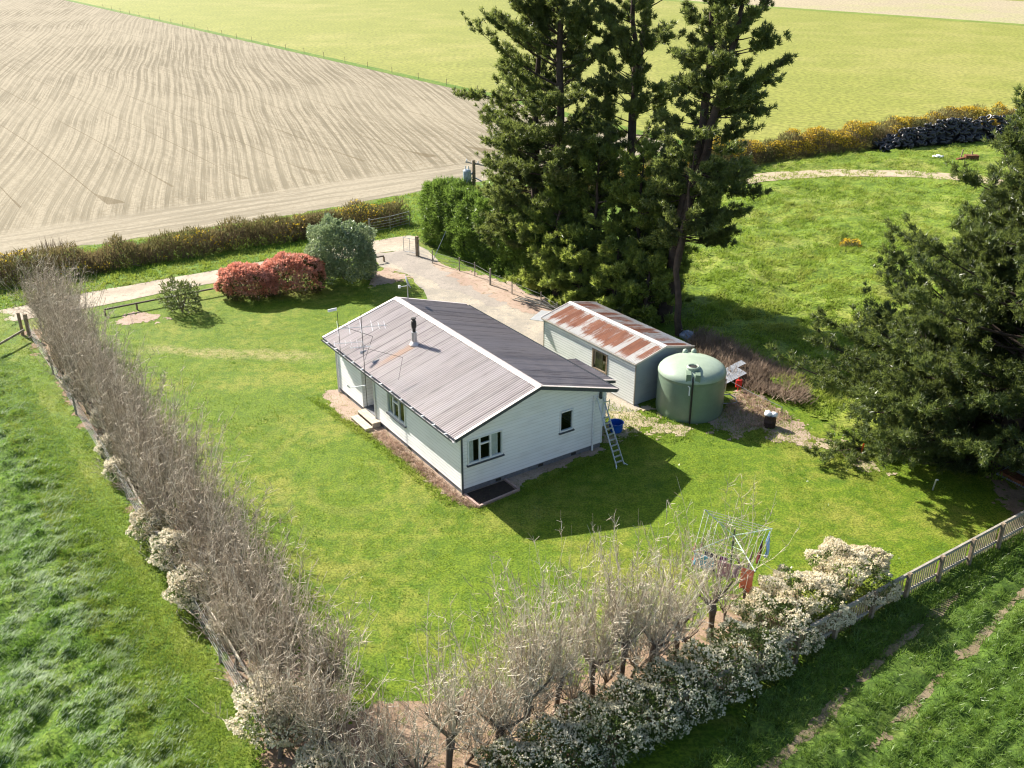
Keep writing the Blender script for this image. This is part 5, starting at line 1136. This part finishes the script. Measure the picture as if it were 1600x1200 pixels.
# gate, gate post and wire fence at the driveway
g0 = G(650, 400); GT = thing('gate', 'open metal pipe gate at the driveway entrance', 'gate', (g0[0], g0[1], 0), R(150))
b = MB()
b.tube([(0, 0, .2), (0, 0, 1.15)], .02, 6); b.tube([(1.0, 0, .2), (1.0, 0, 1.15)], .02, 6); b.tube([(0, 0, .2), (1.0, 0, .2)], .02, 6); b.tube([(0, 0, 1.15), (1.0, 0, 1.15)], .02, 6); b.tube([(.5, 0, .2), (.5, 0, 1.15)], .015, 6); b.build('gate_frame', M['steel'], GT)
b = MB()
for z in (.35, .5, .65, .8, .97): b.tube([(0, 0, z), (1.0, 0, z)], .007, 4)
b.build('gate_mesh', M['steel'], GT)
b = MB(); b.box((-.22, -.09, -.05), (-.04, .09, 1.4)); b.build('gate_post', M['timber'], GT)
fpts = GL([(655, 402), (676, 412), (718, 424), (742, 432), (766, 446), (800, 460), (845, 480), (870, 497)])
DF = thing('wire_fence', 'low wire fence with thin posts along the hedge foot by the driveway', 'fence', (fpts[0][0], fpts[0][1], 0)); o0 = np.array([*fpts[0], 0])
for k, p in enumerate(fpts):
    b = MB(); q = np.array([*p, 0]) - o0; b.tube([tuple(q), tuple(q + [0, 0, 1.1 if k == 4 else .95])], .06 if k == 4 else .035, 7); b.build('post', M['greytimber'], DF)
for z in (.3, .55, .8):
    b = MB(); b.tube([tuple(np.array([*p, z]) - o0) for p in fpts], .01, 4); b.build('wire', M['steel'], DF)
hp = GL([(578, 366), (610, 360), (640, 352)]); HF = thing('wire_fence', 'short wire netting fence with a pale post beyond the gravel road', 'fence', (hp[0][0], hp[0][1], 0)); o0 = np.array([*hp[0], 0])
for k, p in enumerate(hp):
    b = MB(); q = np.array([*p, 0]) - o0; b.tube([tuple(q), tuple(q + [0, 0, 1.15])], .07 if k == 0 else .025, 7); b.build('post', M['greytimber'], HF)
b = MB()
for z in (.2, .4, .6, .8, 1.05): b.tube([tuple(np.array([*p, z]) - o0) for p in hp], .01 if z < 1 else .02, 4)
b.build('netting', M['steel'], HF)
# far boundary fence posts
FP = thing('wire_fence', 'line of tiny fence posts between the ploughed field and the pasture', 'fence', (-5.07, 133.2, 0)); o0 = np.array([-5.07, 133.2, 0])
for k in range(24):
    q = np.array([-5.07, 133.2]) + np.array([-.592, .806]) * k * 7.5 + [.5, .4]
    b = MB(); b.tube([tuple(np.array([*q, 0]) - o0), tuple(np.array([*q, .9]) - o0)], .035, 5); b.build('post', M['timber'], FP)
# timber stack by the drive
p0 = G(835, 478); o = thing('timber_pile', 'loose pile of long grey poles lying under the pines', 'timber', (p0[0], p0[1] + .3, 0), R(-38))
for k in range(6):
    b = MB(); b.bar((-1.4 + .1 * k, -.3 + .12 * k, .08 + .05 * (k % 3)), (1.5 + .12 * k, -.25 + .1 * k, .1 + .12 * (k % 2)), .05, .05); b.build('pole', M['greytimber'], o)

# power pole with transformer
pp = at(740, 250, 65.5); UP = thing('power_pole', 'wooden power pole with crossarm and grey transformer behind the hedge', 'power pole', (pp[0], 65.5, 0))
PH = pp[2]
b = MB(); b.tube([(0, 0, 0), (0, 0, PH)], [.15, .11], 10); b.build('pole', M['timber'], UP)
b = MB(); b.bar((-.55, .55, PH - .25), (.75, -.5, PH - .25), .09, .1); b.build('crossarm', M['greytimber'], UP)
for t_ in (.05, .35, .65, .95):
    q = np.array([-.55, .55, PH - .2]) * (1 - t_) + np.array([.75, -.5, PH - .2]) * t_; b = MB(); b.lathe([(.03, 0), (.05, .05), (.03, .1), (.045, .14), (0, .17)], 8, tuple(q)); b.build('insulator', M['white'], UP)
b = MB(); b.lathe([(0, -.45), (.26, -.45), (.27, -.4), (.27, .38), (.2, .46), (0, .48)], 18, (-.45, -.2, PH - 1.05)); tr = b.build('transformer', plain('grey blue transformer', (.30, .36, .40), .45, .4), UP, True)
for s in (-.1, .1):
    b = MB(); b.lathe([(.04, .46), (.05, .55), (.03, .6), (.045, .68), (0, .72)], 8, (-.45 + s, -.2, PH - 1.05)); b.build('bushing', M['white'], tr)
b = MB(); b.bar((-.3, -.12, PH - .9), (.1, .05, PH - .9), .08, .1); b.bar((.0, .0, PH - 1.15), (.55, -.4, PH - 1.35), .06, .06); b.build('bracket', M['steel'], UP)
gy = G(676, 408); b = MB(); b.tube([(0, 0, PH - .6), (gy[0] - pp[0], gy[1] - 65.5, 0)], .022, 5); b.build('guy_wire', M['steel'], UP)
b = MB(); b.tube([(.1, -.1, PH - .7), (gy[0] - pp[0] + 1.1, gy[1] - 65.5 - .2, 0)], .012, 4); b.build('guy_wire', M['black'], UP)

# ------------------------------------------------------------------ clothesline with washing
cl = G(1139, 903); CZ = 1.75
M['line_green'] = plain('pale green metal', (.40, .52, .44), .45, .4, var=.1)
CLN = thing('clothesline', 'rotary clothesline with raised pale green arms on the lawn', 'clothesline', (cl[0], cl[1], 0))
b = MB(); b.tube([(0, 0, 0), (0, 0, 1.55)], .035, 8); b.tube([(0, 0, 1.5), (0, 0, 2.0)], .025, 8); b.build('pole', plain('dark green post', (.03, .05, .04), .5, .4), CLN)
tips = [G(1101, 796, 2.45), G(1207, 826, 2.3), G(1180, 893, 2.0), G(1083, 862, 2.0)]
tips = [np.array([t_[0] - cl[0], t_[1] - cl[1], t_[2]]) for t_ in tips]
ctr = np.array([0, 0, 1.75])
for t_ in tips:
    b = MB(); b.tube([tuple(ctr), tuple(t_)], .018, 6); b.tube([(0, 0, 1.3), tuple(ctr + (t_ - ctr) * .45)], .012, 5); b.build('arm', M['line_green'], CLN)
for f_ in (.55, .7, .85, .99):
    pts = [tuple(ctr + (t_ - ctr) * f_) for t_ in tips]; b = MB(); b.tube(pts + [pts[0]], .009, 4, False); b.build('line', M['alu'], CLN)
def cloth(name, label, cat_, i, j, f_, s0, s1, drop, col, seed, taper=0., two=0):
    a = ctr + (tips[i] - ctr) * f_; b_ = ctr + (tips[j] - ctr) * f_; rng = np.random.default_rng(seed)
    nx, nz = 12, 9; V = []; nrm = np.cross(b_ - a, [0, 0, 1.]); nrm /= np.linalg.norm(nrm)
    for kz in range(nz + 1):
        v = kz / nz
        for kx in range(nx + 1):
            u_ = kx / nx; mid = (s0 + s1) / 2; s = mid + (s0 + (s1 - s0) * u_ - mid) * (1 - taper * v)
            p = a + (b_ - a) * s; p = p + nrm * (.05 * v * math.sin(u_ * 9 + seed) + .03 * math.sin(v * 5 + seed * 2)); dz = drop * v * (1 - .12 * math.sin(u_ * 7 + seed))
            if two and v > .45 and abs(u_ - .5) < .09: dz = drop * .45
            V.append((p[0], p[1], p[2] - .01 - dz))
    Fs = [(r_ * (nx + 1) + q, r_ * (nx + 1) + q + 1, (r_ + 1) * (nx + 1) + q + 1, (r_ + 1) * (nx + 1) + q) for r_ in range(nz) for q in range(nx)]
    m = MB(); m.add(V, Fs); o = m.build(name, plain(f'cloth {seed}', col, .9, .1, var=.15, scale=5), None, True); o.location = (cl[0], cl[1], 0)
    sm = o.modifiers.new('solid', 'SOLIDIFY'); sm.thickness = .012
    return tag(o, label, cat_, 'washing on the clothesline')
cloth('towel', 'teal blue towel hanging on the near side of the clothesline', 'towel', 3, 2, .99, .02, .34, .5, (.08, .38, .52), 1)
cloth('trousers', 'dark navy trousers hanging next to the teal towel', 'trousers', 3, 2, .85, .10, .34, .75, (.02, .025, .06), 2, 0, 1)
cloth('shirt', 'purple shirt pegged behind the pink cloth', 'shirt', 3, 2, .85, .40, .55, .5, (.14, .03, .12), 3)
cloth('cloth', 'dusty pink cloth in the middle of the near clothesline side', 'cloth', 3, 2, .99, .40, .62, .62, (.42, .24, .26), 4)
cloth('cloth', 'small mauve cloth between the pink cloth and the orange towel', 'cloth', 3, 2, .99, .65, .76, .5, (.34, .22, .24), 5)
cloth('towel', 'large salmon orange towel at the near corner of the clothesline', 'towel', 3, 2, .99, .79, .99, .85, (.66, .20, .11), 6)
cloth('shirt', 'light blue shirt on the side of the clothesline by the flowering bush', 'shirt', 1, 2, .99, .05, .3, .75, (.28, .46, .70), 7, .2)
cloth('trousers', 'dark maroon trousers hanging beside the light blue shirt', 'trousers', 1, 2, .85, .25, .5, .8, (.10, .03, .03), 8, .1, 1)
cloth('sock', 'red cloth strip hanging at the side nearest the house', 'cloth', 3, 0, .99, .05, .2, .7, (.5, .07, .05), 9)
cloth('shirt', 'brown grey shirt hanging next to the red strip', 'shirt', 3, 0, .85, .2, .38, .65, (.16, .10, .08), 10)

# ------------------------------------------------------------------ tyres and far clutter
M['rubber'] = plain('black tyre rubber', (.022, .022, .025), .45, .5, var=.3)
tm = MB(); tm.lathe([(.2, -.09), (.28, -.1), (.33, -.06), (.345, 0), (.33, .06), (.28, .1), (.2, .09), (.22, 0), (.2, -.09)], 16)
first = None; rng = np.random.default_rng(88)
ta, tb = np.array([36.3, 96.6]), np.array([54, 103.5])
for k in range(290):
    sq = rng.random(); lay = rng.random(); q = ta + (tb - ta) * sq + np.array([-.36, .93]) * (lay * 1.5)
    z = .12 + lay * 1.9 * min(1, sq * 3 + .2) + rng.random() * .1
    if first is None: o = first = tm.build('tyre', M['rubber'], None, True)
    else: o = first.copy(); COL.objects.link(o)
    o.location = (q[0], q[1], z + .1); o.rotation_euler = (rng.normal() * .5 + .5, rng.normal() * .4, rng.random() * 6)
    tag(o, 'old black tyre in the big heap against the far gorse', 'tyre', 'tyres heaped by the gorse')
M['silage'] = plain('black silage cover', (.03, .03, .033), .5, .4)
blob('silage_bank', (0, 0, 0), (9.3, 1.0, 1.35), M['silage'], None, 9, 4, .2, 2.); bpy.data.objects['silage_bank'].location = (44.6, 101.6, .1)
tag(bpy.data.objects['silage_bank'], None, None, None, 'structure'); bpy.data.objects['silage_bank'].rotation_euler = (0, 0, R(21))
p0 = G(1465, 249); o = thing('white_sheet', 'crumpled white sheet lying in the far grass before the tyres', 'sheet', (p0[0], p0[1], .15)); blob('cover', (0, 0, .12), (.5, .4, .16), M['bag'], o, 11, 3, .5, 3.)
p0 = G(1500, 252); o = thing('broken_trailer', 'small rusty heap of scrap and posts in the far grass', 'scrap heap', (p0[0], p0[1], .1))
b = MB(); b.tube([(0, 0, 0), (.1, 0, 1.0)], .06, 6); b.tube([(1.0, 0, 0), (1.05, .1, .8)], .06, 6); b.build('post', M['timber'], o)
b = MB(); b.box((.4, -.3, 0), (1.6, .3, .5)); b.bar((-.5, -.4, .15), (.3, -.2, .25), .3, .2); b.build('scrap_box', M['rust'], o)
p0 = G(886, 1116, .2); blob('leaf_heap', (p0[0], p0[1], .15), (.45, .4, .35), M['dirt'], None, 12, 3, .3, 2.); tag(bpy.data.objects['leaf_heap'], 'tan heap of raked leaves between two pollards', 'leaf heap')
